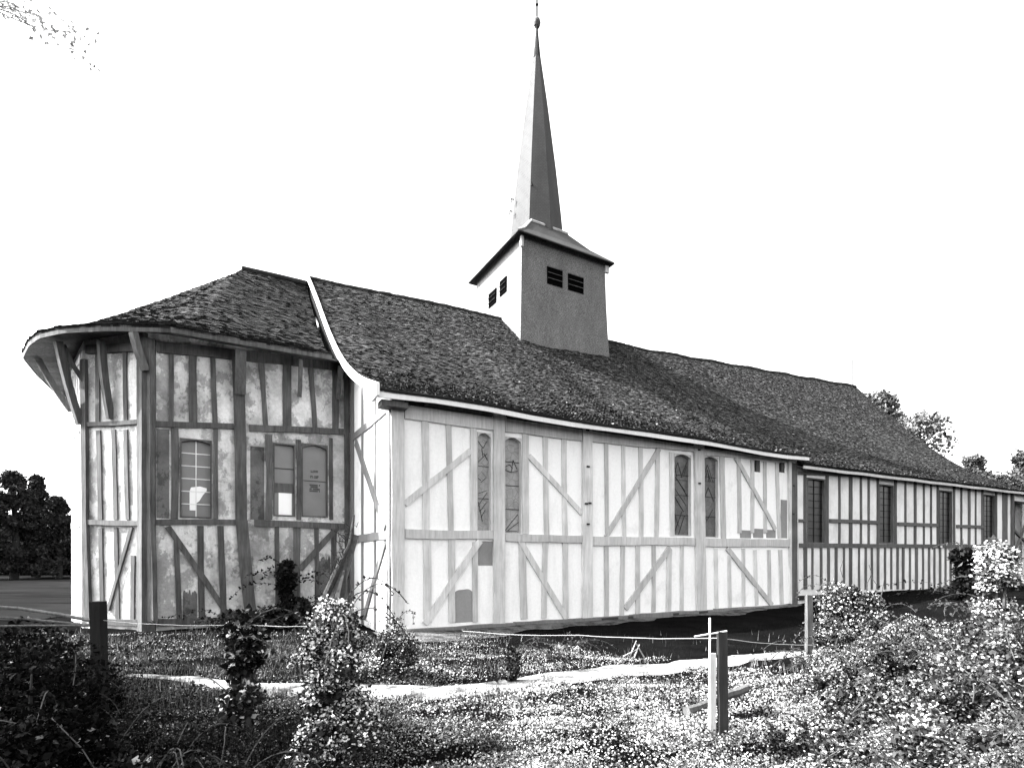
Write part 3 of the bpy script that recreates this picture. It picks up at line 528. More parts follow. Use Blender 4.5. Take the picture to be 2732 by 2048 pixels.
for k in range(39):
    s0, s1 = 17.4-S[k], 17.4-S[k+1]; h0, h1 = np.interp(S[k], CX, CY), np.interp(S[k+1], CX, CY)
    mb.hexa([(-.47, s0, h0-.14), (-.47, s1, h1-.14), (-.40, s1, h1-.14), (-.40, s0, h0-.14), (-.47, s0, h0+.11), (-.47, s1, h1+.11), (-.40, s1, h1+.11), (-.40, s0, h0+.11)])
mb.build('bargeboard', 'timber_white', cr2)
mb = MB(); mb.box((-.31, -.34, 4.80), (.28, .02, 4.92)); mb.build('corbel', 'timber_mid', cr)
# ------------------------------------------------------------------ bell tower
TW = MB(); Hs = [9.0, 10.3, 11.4, 12.6, 13.7, 14.75]
def tq(h):
    k = (14.75-h)/5.75; e = .32*k**1.6; return (7.50-.16*k**1.5, 7.02-.12*k**1.4, 11.78+e, 11.18+.1*k)
fl = [(8.71, 12.95, 9.48, 13.64), (9.77, 12.95, 10.58, 13.62)]     # front louvres (t0, h0, t1, h1)
ll = [(8.22, 12.85, 8.80, 13.50), (9.15, 12.78, 9.86, 13.40)]      # east louvres (s0, h0, s1, h1)
hs = sorted({*Hs, 12.95, 13.64, 12.82, 13.45, 9.6})
for i in range(len(hs)-1):
    a, b = hs[i], hs[i+1]; A, B = tq(a), tq(b)
    for (u0, u1) in zip([0, .25, .5, .75], [.25, .5, .75, 1]): pass
    TW.face([(A[0], A[1], a), (A[2], A[1], a), (B[2], B[1], b), (B[0], B[1], b)]); TW.face([(A[0], A[3], a), (A[0], A[1], a), (B[0], B[1], b), (B[0], B[3], b)])
    TW.face([(A[2], A[1], a), (A[2], A[3], a), (B[2], B[3], b), (B[2], B[1], b)]); TW.face([(A[2], A[3], a), (A[0], A[3], a), (B[0], B[3], b), (B[2], B[3], b)])
tw = TW.build('bell_tower', 'slate', church); tw['label'] = 'square slate-clad bell stage, sunlit on the left'
for (x0, h0, x1, h1) in fl:
    g = MB(); g.box((x0, 6.975, h0), (x1, 7.06, h1)); o = g.build('louvre', 'void', tw)
    g = MB()
    for k in range(1, 3):
        h = h0+(h1-h0)*k/3; g.hexa([(x0+.02, 6.93, h-.012), (x1-.02, 6.93, h-.012), (x1-.02, 6.99, h+.02), (x0+.02, 6.99, h+.02), (x0+.02, 6.93, h+.006), (x1-.02, 6.93, h+.006), (x1-.02, 6.99, h+.038), (x0+.02, 6.99, h+.038)])
    g.hexa([(x0-.0, 6.94, h1-.0), (x1+.0, 6.94, h1), (x1, 7.0, h1), (x0, 7.0, h1), (x0, 6.94, h1+.03), (x1, 6.94, h1+.03), (x1, 7.0, h1+.03), (x0, 7.0, h1+.03)]); g.build('slats', 'timber_mid', o)
for (s0, h0, s1, h1) in ll:
    g = MB(); g.box((7.44, s0, h0), (7.52, s1, h1)); o = g.build('louvre', 'void', tw)
    g = MB()
    for k in range(1, 3): h = h0+(h1-h0)*k/3; g.box((7.40, s0+.02, h-.02), (7.45, s1-.02, h), .35)
    g.build('slats', 'timber_black', o)
mb = MB()      # skirt roof
e0, e1 = (7.19, 6.75, 12.08, 11.43), (8.62, 8.15, 10.55, 10.2)
def ringp(q, h): return [(q[0], q[1], h), (q[2], q[1], h), (q[2], q[3], h), (q[0], q[3], h)]
mid = tuple(e0[k]+(e1[k]-e0[k])*.5 for k in range(4))
A, B, C_ = ringp(e0, 14.62), ringp(mid, 15.28), ringp(e1, 16.15)
for k in range(4):
    j = (k+1) % 4; mb.face([A[k], A[j], B[j], B[k]]); mb.face([B[k], B[j], C_[j], C_[k]])
D = ringp(e0, 14.54); E_ = ringp((7.50, 7.02, 11.78, 11.18), 14.72)
for k in range(4):
    j = (k+1) % 4; mb.face([D[k], D[j], A[j], A[k]]); mb.face([E_[k], E_[j], D[j], D[k]])
sk = mb.build('skirt_roof', 'slate_spire', tw)
mb = MB(); 
for k in range(4):
    j = (k+1) % 4; p, q = Vector(D[k]), Vector(D[j]); mb.tube([p+Vector((0, 0, .03)), q+Vector((0, 0, .03))], .035, 6)
mb.build('eaves_trim', 'iron', sk)
mb = MB(); mb.box((7.4, 6.9, 14.1), (7.52, 7.0, 14.55)); mb.box((11.75, 6.93, 14.2), (11.95, 7.03, 14.5), 1); mb.build('eaves_bracket', 'metal_light', sk)
mb = MB(); F_ = ringp(e1, 16.17)
for k in range(4):
    j = (k+1) % 4; mb.tube([Vector(F_[k]), Vector(F_[j])], .07, 6)
mb.tube([Vector(A[0]), Vector(B[0]), Vector(C_[0])], .04, 6); mb.build('lead_flashing', 'metal_light', sk)
# spire: six-sided, corners measured on the photo's arrises
ctr = (9.6, 9.2); angs = [-90, -19, 27, 90, 153, 199]; HH = [(15.9, 1.24), (17.2, 1.12), (19.5, .86), (22.5, .47), (24.6, .16), (25.85, .04)]
fwd = Vector((.492, .870)); rgt = Vector((.870, -.492)); rings = []
for h, r in HH:
    ring = []
    for a in angs:
        lat = math.sin(R_(a))*r; dep = -math.cos(R_(a))*r; p = rgt*lat + fwd*dep; ring.append((ctr[0]+p.x-.11*0, ctr[1]+p.y, h))
    rings.append(ring)
mb = MB()
for k in range(len(rings)-1):
    for i in range(6): j = (i+1) % 6; mb.face([rings[k][i], rings[k][j], rings[k+1][j], rings[k+1][i]])
sp = mb.build('spire', 'slate_spire', church); sp['label'] = 'tall needle spire with a ball on top'
mb = MB(); mb.tube([(*ctr, 24.5), (*ctr, 25.3), (*ctr, 25.9)], [.178, .095, .045], 8); mb.build('lead_cap', 'timber_black', sp)
mb = MB(); mb.sphere((*ctr, 26.12), (.165, .165, .25), 16, 10, .14); mb.build('finial_ball', 'timber_dark', sp)
mb = MB(); mb.tube([(*ctr, 26.3), (*ctr, 29)], .04, 6); mb.sphere((*ctr, 26.95), (.07, .07, .06), 8, 6); mb.build('lightning_rod', 'void', sp)
mb = MB()
lw = [rings[k][0] for k in range(5)]; mb.tube([(p[0]-.05*rgt.x, p[1]-.05*rgt.y, p[2]) for p in lw], .012, 5)
for h, a, r in ((17.9, -82, 1.07), (17.35, -82, 1.13), (18.0, -15, 1.0)):
    p = rgt*math.sin(R_(a))*r - fwd*math.cos(R_(a))*r; c = Vector((ctr[0]+p.x, ctr[1]+p.y, h)); mb.tube([c, c+Vector((*(p.normalized()*.13), .03)), c+Vector((*(p.normalized()*.13), -.12))], .035, 6)
mb.build('iron_hook', 'iron', sp)
p = Vector(P_nave(np.array([.985]), np.array([1.]))[0]); mb = MB(); mb.tube([p, p+Vector((0, 0, 1.75))], .035, 5); mb.build('lightning_rod', 'void', nr)
# ================================================================== GROUND (world frame: camera at 0, 0; y away from it)
def sig(x): return 1/(1+np.exp(-x))
def wob(x, y, f=1., seed=0.):
    return (np.sin(x*1.7*f+seed)+np.sin(y*2.3*f+1.3+seed*2)+np.sin((x+y)*1.1*f+.7+seed)+np.sin((x*.8-y*1.9)*f*1.6+2.1*seed))/4
def GH(x, y):
    x = np.asarray(x, float); y = np.asarray(y, float)
    bank = .34*sig((x-2.8-(y-3.5)*.42)*2.2)*sig((8.0-y)*2.2)*sig((x+y*.2-1)*2)
    nav = .45*sig((x-11.5)*.9)*sig((y-11)*1.)
    return -.22*sig((y-9.5)*1.2) + bank + nav + .035*wob(x, y, 1.4) + .015*wob(x, y, 4.1, 3)
xs = np.unique(np.concatenate([np.linspace(-400, -30, 12), np.linspace(-30, -12, 24), np.linspace(-12, 14, 180), np.linspace(14, 40, 40), np.linspace(40, 400, 12)]))
ys = np.unique(np.concatenate([np.linspace(-60, -2, 12), np.linspace(-2, 14, 130), np.linspace(14, 40, 40), np.linspace(40, 900, 16)]))
Xg, Yg = np.meshgrid(xs, ys, indexing='ij'); V = np.stack([Xg, Yg, GH(Xg, Yg)], -1).reshape(-1, 3); ny = len(ys)
F = [(i*ny+j, (i+1)*ny+j, (i+1)*ny+j+1, i*ny+j+1) for i in range(len(xs)-1) for j in range(ny-1)]
me = bpy.data.meshes.new('ground'); me.from_pydata(V.tolist(), [], F); me.materials.append(MATS['soil']); me.update(); me.polygons.foreach_set('use_smooth', [True]*len(F))
g = bpy.data.objects.new('ground', me); col.objects.link(g); tag(g, 'dark bare soil around the church', kind='structure')
# distant pasture on the left
mb = MB(); mb.face([(-300, 26, -.19), (-13.5, 26, -.19), (-30, 260, -.19), (-300, 260, -.19)]); mb.face([(-300, 15, -.2), (-13.4, 15, -.2), (-13.5, 26, -.19), (-300, 26, -.19)]); o = mb.build('pasture', 'field'); tag(o, 'grey pasture beyond the east end', kind='structure')
mb = MB(); mb.face([(-300, 118, -.17), (-13.5, 118, -.17), (-13.5, 140, -.17), (-300, 140, -.17)]); o = mb.build('road', 'path'); tag(o, 'pale strip of far road at the wood edge', kind='structure')
# footpath
PATH = [(-5.0, 6.95), (-4.0, 6.68), (-2.7, 6.2), (-1.6, 6.0), (-.8, 6.0), (-.03, 6.45), (1.2, 7.1), (2.65, 7.7), (4.0, 8.35), (5.1, 9.0), (7.5, 10.3)]
PW = [.03, .13, .26, .31, .30, .27, .27, .27, .28, .24, .2]
pa = np.array(PATH); pl = np.concatenate([[0], np.cumsum(np.hypot(*np.diff(pa, axis=0).T))])
def path_at(l): return np.array([np.interp(l, pl, pa[:, 0]), np.interp(l, pl, pa[:, 1])]), np.interp(l, pl, PW)
mb = MB(); N = 90; prev = None
for k in range(N+1):
    l = pl[-1]*k/N; c, w = path_at(l); c2, _ = path_at(min(l+.1, pl[-1])); c1, _ = path_at(max(l-.1, 0)); d_ = (c2-c1)/np.linalg.norm(c2-c1); n_ = np.array([-d_[1], d_[0]])
    row = []
    for j in range(7):
        u = (j/3-1); e = w*(1+.22*math.sin(l*5.3+(0 if u < 0 else 2))+.25*(rng.random()-.5)) if abs(u) == 1 else w; p = c+n_*u*e; row.append((p[0], p[1], float(GH(p[0], p[1]))+.012+(.02 if abs(u) < 1 else -.004)))
    if prev:
        for j in range(6): mb.face([prev[j], prev[j+1], row[j+1], row[j]])
    prev = row
o = mb.build('footpath', 'path', smooth=True); tag(o, 'narrow bright sandy path curving across the churchyard', kind='structure')
def path_dist(x, y):
    d = np.full(np.shape(x), 99.)
    for i in range(len(pa)-1):
        a, b = pa[i], pa[i+1]; ab = b-a; t = np.clip(((x-a[0])*ab[0]+(y-a[1])*ab[1])/(ab@ab), 0, 1); w = PW[i]+(PW[i+1]-PW[i])*t
        d = np.minimum(d, np.hypot(x-a[0]-ab[0]*t, y-a[1]-ab[1]*t)-w)
    return d
mb = MB(); prev = None; W_ = lambda t, s: (CO[0]+.870*t-.492*s, CO[1]+.492*t+.870*s)
for k in range(61):
    t = -.4+15*k/60; wd = .45+1.0*max(0, 1-max(t, 0)/7)+.25*math.sin(t*1.3)+.15*math.sin(t*3.7)+.1*rng.random(); row = []
    for j in range(5): p = W_(t, -wd*j/4+.05); row.append((p[0], p[1], float(GH(p[0], p[1]))+.07*(1-j/4)+.022))
    if prev:
        for j in range(4): mb.face([prev[j], prev[j+1], row[j+1], row[j]])
    prev = row
o = mb.build('gravel_strip', 'gravel', smooth=True); tag(o, 'grey gravelly strip of earth along the foot of the white wall', kind='structure')
# ------------------------------------------------------------------ foliage helpers
def leaves(C_, size, tone, r, up=.0, elong=1.5):
    """rhombic leaves, one per centre"""
    n = len(C_); d = r.normal(size=(n, 3)); d[:, 2] = d[:, 2]*(1-up)+up*1.2; d /= np.linalg.norm(d, axis=1)[:, None]
    e = r.normal(size=(n, 3)); s = np.cross(d, e); s /= np.linalg.norm(s, axis=1)[:, None]+1e-9
    size = np.asarray(size).reshape(-1, 1)*np.ones((n, 1)); nn = np.cross(d, s)
    L = d*size*elong; W = s*size*.5*(1.0)
    mid = C_ + L*.45 + nn*size*.15
    return np.stack([C_, mid+W, C_+L, mid-W], 1)
def blossoms(C_, size, r):
    """small upturned round-ish flower faces"""
    n = len(C_); nn = r.normal(size=(n, 3))*.55+[0, -.25, .8]; nn /= np.linalg.norm(nn, axis=1)[:, None]; a = np.cross(nn, r.normal(size=(n, 3))); a /= np.linalg.norm(a, axis=1)[:, None]; b = np.cross(nn, a)
    size = np.asarray(size).reshape(-1, 1)*np.ones((n, 1)); k = .78
    return np.stack([C_+a*size*.5, C_+b*size*.5*k, C_-a*size*.5, C_-b*size*.5*k], 1)
def clumps(n, centres, radii, r, shell=.55):
    k = r.integers(0, len(centres), n); d = r.normal(size=(n, 3)); d /= np.linalg.norm(d, axis=1)[:, None]; q = shell+(1-shell)*r.random((n, 1))
    return centres[k] + d*q*radii[k].reshape(-1, 1 if radii.ndim == 1 else 3), d
def shrub(name, label, cat, base, size, n, leaf=.03, flower=.2, tone=.05, ftone=.75, seed=1, nc=14, stems=6, group=None, shape='dome', twigs=0, fsize=None, runners=9):
    r = np.random.default_rng(seed); w, d, h = size; root = tag(empty(name, (base[0], base[1], base[2])), label, cat, group)
    cc = []; rr = []
    for _ in range(nc):
        a = r.random()*6.28; q = r.random()**.5
        if shape == 'dome': z = r.random()*h*.8*(1-.5*q*q)+h*.12; x, y = math.cos(a)*q*w/2*.8, math.sin(a)*q*d/2*.8
        elif shape == 'column': z = h*(.1+.85*r.random()); k = 1-.45*(z/h); x, y = math.cos(a)*q*w/2*.55*k, math.sin(a)*q*d/2*.55*k
        else: z = h*(.06+.3*r.random()*(1-q)); x, y = math.cos(a)*q*w/2, math.sin(a)*q*d/2
        cc.append((x, y, z)); rr.append(min(w, h, d)*(.16+.14*r.random()))
    cc = np.array(cc); rr = np.array(rr); rr *= np.exp(r.normal(size=nc)*.25); kk = r.integers(0, nc, n); dd = r.normal(size=(n, 3)); dd /= np.linalg.norm(dd, axis=1)[:, None]; C_ = cc[kk]+dd*(.35+.65*r.random((n, 1)))*rr[kk][:, None]; ck = np.exp(r.normal(size=nc)*.55)[kk]; C_[:, 2] = np.maximum(C_[:, 2], .005)
    fl = (r.random(n) < flower) & (dd[:, 2] > -.45)
    size_ = leaf*np.clip(np.exp(r.normal(size=n)*.4)*.85, .4, 2); tn = .8*tone*ck*np.exp(r.normal(size=n)*.55)
    quads('foliage', leaves(C_[~fl], size_[~fl], None, r), tn[~fl], 'leaf', root)
    if fl.any(): quads('flowers', blossoms(C_[fl]+dd[fl]*leaf*.5, (fsize or leaf*1.1)*(.5+.9*r.random(fl.sum())), r), np.clip(ftone*.24*ck[fl]*np.exp(r.normal(size=fl.sum())*.6), .03, .75), 'leaf', root)
    rc = []; rp = []
    for k in range(runners):
        c = cc[int(r.integers(0, nc))]; a = math.atan2(c[1], c[0])+(r.random()-.5)*1.4; p = Vector(c); dz = .05+.06*r.random(); pts = [p]; st = leaf*(1.6+1.6*r.random())
        for j in range(9): p = p+Vector((math.cos(a)*st, math.sin(a)*st, dz)); dz -= .016+.006*r.random(); a += (r.random()-.5)*.6; pts.append(p); rc += [np.array(p)+(r.random(3)-.5)*leaf for _ in range(3)]
        rp.append(pts)
    if rc:
        rc = np.array(rc); quads('foliage', leaves(rc, leaf*(.5+.7*r.random(len(rc))), None, r), tone*np.exp(r.normal(size=len(rc))*.6), 'leaf', root)
    mb = MB()
    for pts in rp: mb.tube(pts, [.004]*len(pts), 4, tone=.05)
    for k in range(stems):
        c = cc[k % nc]; mb.tube([(c[0]*.2, c[1]*.2, -.05), (c[0]*.6, c[1]*.6, c[2]*.5), tuple(c)], [.02*h+.004, .014*h+.003, .006], 6, tone=.06)
    for k in range(twigs):
        a = r.random()*6.28; b = cc[int(r.integers(0, nc))]; p = Vector(b); pts = [p]
        for j in range(4): p = p+Vector(((r.random()-.5)*.13, (r.random()-.5)*.13, .10+.1*r.random())); pts.append(p)
        mb.tube(pts, [.009, .007, .006, .005, .003], 5, tone=.05)
    mb.build('stem', 'bark', root); return root
def tree(name, label, base, h, crown_w, n, leaf, tone, seed, shape='round', group=None, trunk_h=.25, cat='tree', bright=.0, limbs=7, nc=26):
    r = np.random.default_rng(seed); root = tag(empty(name, base), label, cat, group); mb = MB(); cc = []; rr = []
    top = Vector((0, 0, h*.8)); mb.tube([(0, 0, -.3), (.02*h, 0, h*.3), (0, .01*h, h*.6), tuple(top)], [.035*h, .027*h, .017*h, .006*h], 9, tone=.05)
    for _ in range(nc):
        f = r.random(); z = h*(trunk_h+(1-trunk_h)*f*.93); a = r.random()*6.28
        prof = (math.sin(min(1, f*1.05+.12)*math.pi))**.6 if shape == 'round' else (1-f)**.8*.95+.08
        q = r.random()**.6*prof*crown_w/2; cc.append((math.cos(a)*q, math.sin(a)*q, z)); rr.append(crown_w*(.09+.10*r.random())*(.6+.4*prof)*(1 if shape == 'round' else .62))
    for k in range(limbs):
        c = Vector(cc[k*nc//limbs]); s_ = Vector((0, 0, max(h*.15, c.z*.6))); mb.tube([s_, s_.lerp(c, .5)+Vector((0, 0, h*.02)), c], [.014*h, .009*h, .003*h], 6, tone=.05)
    mb.build('trunk', 'bark', root)
    cc = np.array(cc); rr = np.array(rr); C_, dd = clumps(n, cc, np.stack([rr, rr, rr*.75], 1), r, .3)
    tn = tone*np.exp(r.normal(size=n)*.4); 
    if bright: tn = np.where(r.random(n) < bright, .5, tn)
    quads('crown', leaves(C_, leaf*(.6+.8*r.random(n)), None, r), tn, 'leaf', root); return root
# ------------------------------------------------------------------ ground cover (one mass each)
r = np.random.default_rng(5)
def scatter(n, y0, y1, k=.98):
    u = r.random(n); y = 1/(1/y0 + (1/y1-1/y0)*u); x = (r.random(n)*2-1)*k*y; return x, y
n = 900000; x, y = scatter(n, 2.3, 14.8, 1.25); pd = path_dist(x, y)
rr_ = x/y
lxx = (x+2.68)*.492-(y-11.9)*.870; inside = (lxx < .15) & ((x+2.68)*.87+(y-11.9)*.492 > -.1)
lim = np.where(x < -.3, 14.6, np.where(x < 1.2, 9.5, 9.5-(x-1.2)*1.15)); far_ok = (y < lim+.35*wob(x, y, 2.5)) | (pd < 0) ; right = rr_ > .56
dens = np.where(pd < -.10, .03, np.where(pd < .0, .30, np.where(pd < .12, .7, 1.))) * np.where(far_ok | (right & (y < 9.3)), 1, .0)
left = sig((-3.0-x+.25*(y-5))*2.5)      # left foreground thinned and darkened, tree shade put into its tones
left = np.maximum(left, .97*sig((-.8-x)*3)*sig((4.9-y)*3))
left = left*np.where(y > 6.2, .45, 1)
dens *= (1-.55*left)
dens = np.where(inside | ((x < -3) & (y > 12.2)), 0, dens)
dens *= np.clip(.55+.8*wob(x, y, 2.9, 1)+.35*wob(x, y, 7, 2), .12, 1)
keep = r.random(n) < dens; x, y, left, pd, rr_ = x[keep], y[keep], left[keep], pd[keep], rr_[keep]; n = len(x)
amp = .05 + .10*np.clip(wob(x, y, 2.3, 4)+.35, 0, 1.2) + .16*np.clip(wob(x, y, 5.1, 5), 0, 1)*(y < 6) + .18*sig((x-2.6-(y-3.5)*.42)*3)*np.clip(.5+wob(x, y, 6, 1), 0, 1.4)
amp = np.where((pd > 0) & (pd < .5) & (y < 7), amp*.6, amp); amp = np.where(pd > 0, amp, .04)
amp *= np.where((y > 6.2) & (x < 3), .55, 1)
z = GH(x, y) + amp*r.random(n)**.6
lawn = (y > 6.3) & (pd > .05) & (x < 2.5) & (x > -5)
size = (.008+.010*r.random(n))*(.72+.10*y)*np.where(lawn, .72, 1)
amp = np.where(lawn, amp*.6, amp)
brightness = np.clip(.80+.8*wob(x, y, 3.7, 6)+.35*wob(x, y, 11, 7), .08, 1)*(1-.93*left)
bright_near = np.clip(1-.2*sig((3.3-y)*3), .3, 1)
bright_right = 1-.35*sig((rr_-.62)*14)
bankf = sig((x-2.6-(y-3.5)*.42)*3)
flw = r.random(n) < .85*(1-.35*bankf)*brightness*bright_near*bright_right*np.where(z-GH(x, y) > amp*.35, 1, .25)
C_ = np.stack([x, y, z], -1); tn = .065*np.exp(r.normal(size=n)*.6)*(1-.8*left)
V = np.concatenate([leaves(C_[~flw], size[~flw], None, r, up=.25), blossoms(C_[flw], size[flw]*1.25, r)])
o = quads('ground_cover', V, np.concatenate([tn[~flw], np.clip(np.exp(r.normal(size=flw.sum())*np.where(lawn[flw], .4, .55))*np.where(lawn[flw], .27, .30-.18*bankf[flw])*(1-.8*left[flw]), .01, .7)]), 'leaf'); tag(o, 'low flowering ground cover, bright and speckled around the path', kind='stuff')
# grass on the left: upright blades
n = 170000; x, y = scatter(n, 2.4, 12.2, 1.02); d1 = np.clip(sig((-1.6-x-.1*(y-5))*1.5)+.16, 0, 1)*(path_dist(x, y) > .02)*np.where((x < 0) | (y < 8), 1, .25); keep = r.random(n) < d1*np.clip(.6+.5*wob(x, y, 3, 9), .1, 1); x, y = x[keep], y[keep]; n = len(x)
b = np.stack([x, y, GH(x, y)-.01], -1); h = (.07+.13*r.random(n))*np.clip(.7+.5*wob(x, y, 2, 3), .3, 1.3); a = r.random(n)*6.28; w = .0028*(.6+.14*y); sd = np.stack([np.cos(a), np.sin(a), 0*a], -1)*np.array(w).reshape(-1, 1)
ln_ = np.stack([(r.random(n)-.5)*.5*h, (r.random(n)-.5)*.5*h, h], -1); V = np.stack([b-sd, b+sd, b+ln_+sd*.2, b+ln_-sd*.2], 1)
tone_var = np.clip(.5+.8*wob(x, y, 2.1, 8), .1, 1); o = quads('grass', V, (.02+.16*r.random(n)**1.5)*tone_var*np.where(y > 5.2, 2.6, .28), 'leaf'); tag(o, 'tall thin grass left of the path', kind='stuff')  # random tone; near blades darkened, shade put into their colour
# ------------------------------------------------------------------ shrubs, climbers and vine-clad posts
def at(px, Z): return (px-1106)/1158*Z       # lateral position of something seen at that column, Z metres away
def gz(x, y): return float(GH(x, y))
def sh(px, Z, size, n, label, name='flowering_shrub', cat='shrub', **k):
    x = at(px, Z); return shrub(name, label, cat, (x, Z, gz(x, Z)-.02), size, n, **k)
def vine_post(px, Z, h, size, n, label, **k):
    root = sh(px, Z, size, n, label, name='vine_clad_post', cat='fence post', shape='column', stems=3, **k); mb = MB(); mb.tube([(0, 0, -.3), (.01, 0, h*.5), (.0, .01, h)], [.05, .045, .04], 8, tone=.06); mb.build('post', 'bark', root); return root
vine_post(722, 3.75, 1.10, (.78, .55, 1.22), 36000, 'fence post wholly buried under a tall mass of flowering vine', leaf=.021, flower=.5, tone=.03, ftone=2.8, seed=21, nc=34)
vine_post(530, 4.5, .98, (.52, .38, 1.06), 13000, 'slimmer fence post wrapped in dark ivy with a few pale blooms', leaf=.03, flower=.15, ftone=2, tone=.02, seed=22, nc=22, fsize=.045)
vine_post(1108, 6.6, .42, (.26, .22, .46), 1600, 'short stub post wrapped in leaves beside the path', leaf=.03, flower=.35, tone=.035, seed=23, nc=12)
vine_post(2158, 7.6, 1.35, (.78, .7, 1.62), 14000, 'tall stump smothered in pale flowers near the right edge', leaf=.035, flower=.62, ftone=3.0, tone=.04, seed=24, nc=38)
sh(800, 6.6, (1.5, .9, .78), 14000, 'spreading flowering vine heaped by the corner of the choir', leaf=.023, flower=.46, ftone=1.7, tone=.04, seed=25, nc=26)
sh(900, 7.0, (1.5, .9, .50), 9000, 'low flowering tangle in front of the choir corner post', leaf=.023, flower=.5, ftone=1.8, tone=.04, seed=26, nc=22, shape='mat')
sh(690, 7.6, (1.0, .8, .62), 6000, 'rounded leafy shrub left of the heaped vine', leaf=.023, flower=.42, ftone=1.6, tone=.04, seed=27, nc=18)
sh(985, 9.4, (.5, .4, .36), 1500, 'small pale tuft at the foot of the white wall', leaf=.03, flower=.6, tone=.04, seed=28, nc=8, shape='mat')
sh(1205, 9.6, (.7, .4, .28), 1500, 'small low tuft before the white wall sill', leaf=.03, flower=.6, tone=.04, seed=29, nc=8, shape='mat')
sh(1830, 8.4, (1.2, .9, 1.15), 14000, 'round flowering bush with bare twigs standing before the nave wall', leaf=.032, flower=.36, ftone=1.5, tone=.03, seed=30, nc=26, twigs=10)
sh(620, 14.2, (.75, .5, 1.75), 5000, 'dark climbing plant against the sanctuary wall', name='climbing_plant', cat='plant', leaf=.06, flower=0, tone=.012, seed=31, nc=16, shape='column')
sh(640, 13.4, (3.0, 1.0, .8), 10000, 'wide dark mound of plants under the paired window', name='dark_shrub', leaf=.05, flower=0, tone=.012, seed=32, nc=26)
sh(505, 12.3, (.9, .6, .55), 3000, 'small dark shrub at the foot of the slanting brace', name='dark_shrub', leaf=.05, flower=.02, tone=.012, seed=33, nc=12)
sh(2085, 17, (1.1, .9, 1.6), 6000, 'dark leafy climber on the nave wall', name='climbing_plant', cat='plant', leaf=.08, flower=0, tone=.012, seed=34, nc=22, shape='column', twigs=6)
LB = [(1900, 7.4, (1.3, 1.1, .42), .40), (2010, 6.9, (1.4, 1.1, .50), .38), (2110, 6.2, (1.3, 1.0, .50), .34), (2000, 5.3, (1.4, 1.1, .42), .28), (2150, 5.2, (1.3, 1.1, .6), .22), (1850, 5.4, (1.1, .9, .30), .34), (1790, 6.9, (.9, .8, .26), .42), (1930, 4.1, (1.1, .9, .42), .25), (2130, 4.1, (1.1, .9, .55), .18), (1770, 3.7, (.9, .7, .30), .30), (2050, 3.3, (.9, .7, .38), .24), (2230, 4.7, (1.0, .9, .8), .12)]
LL = ['pale flowering clump just behind the tall stump', 'wide flowering clump left of the tall stump', 'flowering clump directly in front of the tall stump', 'broad speckled clump in the middle of the right bank', 'dark speckled clump at the right edge of the bank', 'low clump on the left flank of the bank', 'low clump beneath the round twiggy bush', 'near clump with pale heads on the right bank', 'tangled near clump at the right edge', 'low near clump right of the wooden cross post', 'nearest clump of the right bank', 'dark tangled bush at the extreme right edge']
for k, ((px, Z, s_, f), l) in enumerate(zip(LB, LL)): sh(px, Z, s_, 15000, l, leaf=.022, flower=f*1.2, tone=.035, seed=40+k, ftone=1.0, nc=26, group='flowering clumps heaped on the right bank', shape='dome', fsize=.024)
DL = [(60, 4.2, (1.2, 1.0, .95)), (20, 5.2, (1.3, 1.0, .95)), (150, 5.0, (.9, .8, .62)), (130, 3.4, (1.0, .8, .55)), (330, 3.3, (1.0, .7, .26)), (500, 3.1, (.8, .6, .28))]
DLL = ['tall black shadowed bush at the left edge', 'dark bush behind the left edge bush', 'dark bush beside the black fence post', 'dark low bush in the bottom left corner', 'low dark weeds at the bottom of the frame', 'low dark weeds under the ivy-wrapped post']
for k, ((px, Z, s_), l) in enumerate(zip(DL, DLL)): sh(px, Z, s_, 8000, l, name='dark_shrub', leaf=.024, flower=.012, tone=.006, ftone=.7, seed=60+k, nc=24, group='dark bushes in the left foreground', fsize=.05)  # leaf tone kept near black, the shade is in the colour
# leaning dead trunk at the inner corner
root = tag(empty('leaning_dead_tree', (-4.15, 12.0, -.15)), 'gnarled dead tree trunk leaning against the choir corner, wrapped in twigs', 'dead tree')
mb = MB(); mb.tube([(-.2, 0, -.2), (.05, .02, .5), (.28, .08, 1.1), (.45, .12, 1.7), (.62, .15, 2.2)], [.2, .15, .12, .1, .06], 10, tone=.07); mb.tube([(-.35, -.1, -.2), (-.12, 0, .55), (.2, .03, 1.3), (.5, .1, 1.95), (.58, .12, 2.65)], [.13, .1, .09, .06, .02], 8, tone=.05); mb.tube([(.2, -.1, -.2), (.3, 0, .7), (.42, .0, 1.4)], [.2, .16, .05], 8, tone=.05); mb.build('trunk', 'bark', root)
mb = MB(); rt = np.random.default_rng(3)
for k in range(46):
    p = Vector((-.15+.7*k/46, .0, .3+2.0*k/46)); pts = [p]
    for j in range(4): p = p+Vector(((rt.random()-.6)*.2, (rt.random()-.5)*.14, (rt.random()-.15)*.2)); pts.append(p)
    mb.tube(pts, [.012, .01, .008, .006, .004], 4, tone=.03)
mb.build('twigs', 'bark', root)
# tripod of sticks and a bent twig
root = tag(empty('stick_tripod', (at(1375, 8.7), 8.7, gz(at(1375, 8.7), 8.7))), 'little tripod of bare sticks on the dark soil', 'sticks'); mb = MB()
for p0, p1 in (((-.12, 0, -.02), (.0, 0, .27)), ((.14, .03, -.02), (-.02, 0, .25)), ((-.22, -.02, .02), (.05, .03, .14)), ((-.05, -.05, 0), (.06, .05, .2))): mb.tube([p0, p1], [.012, .008], 5, tone=.35)
mb.build('stick', 'bark', root)
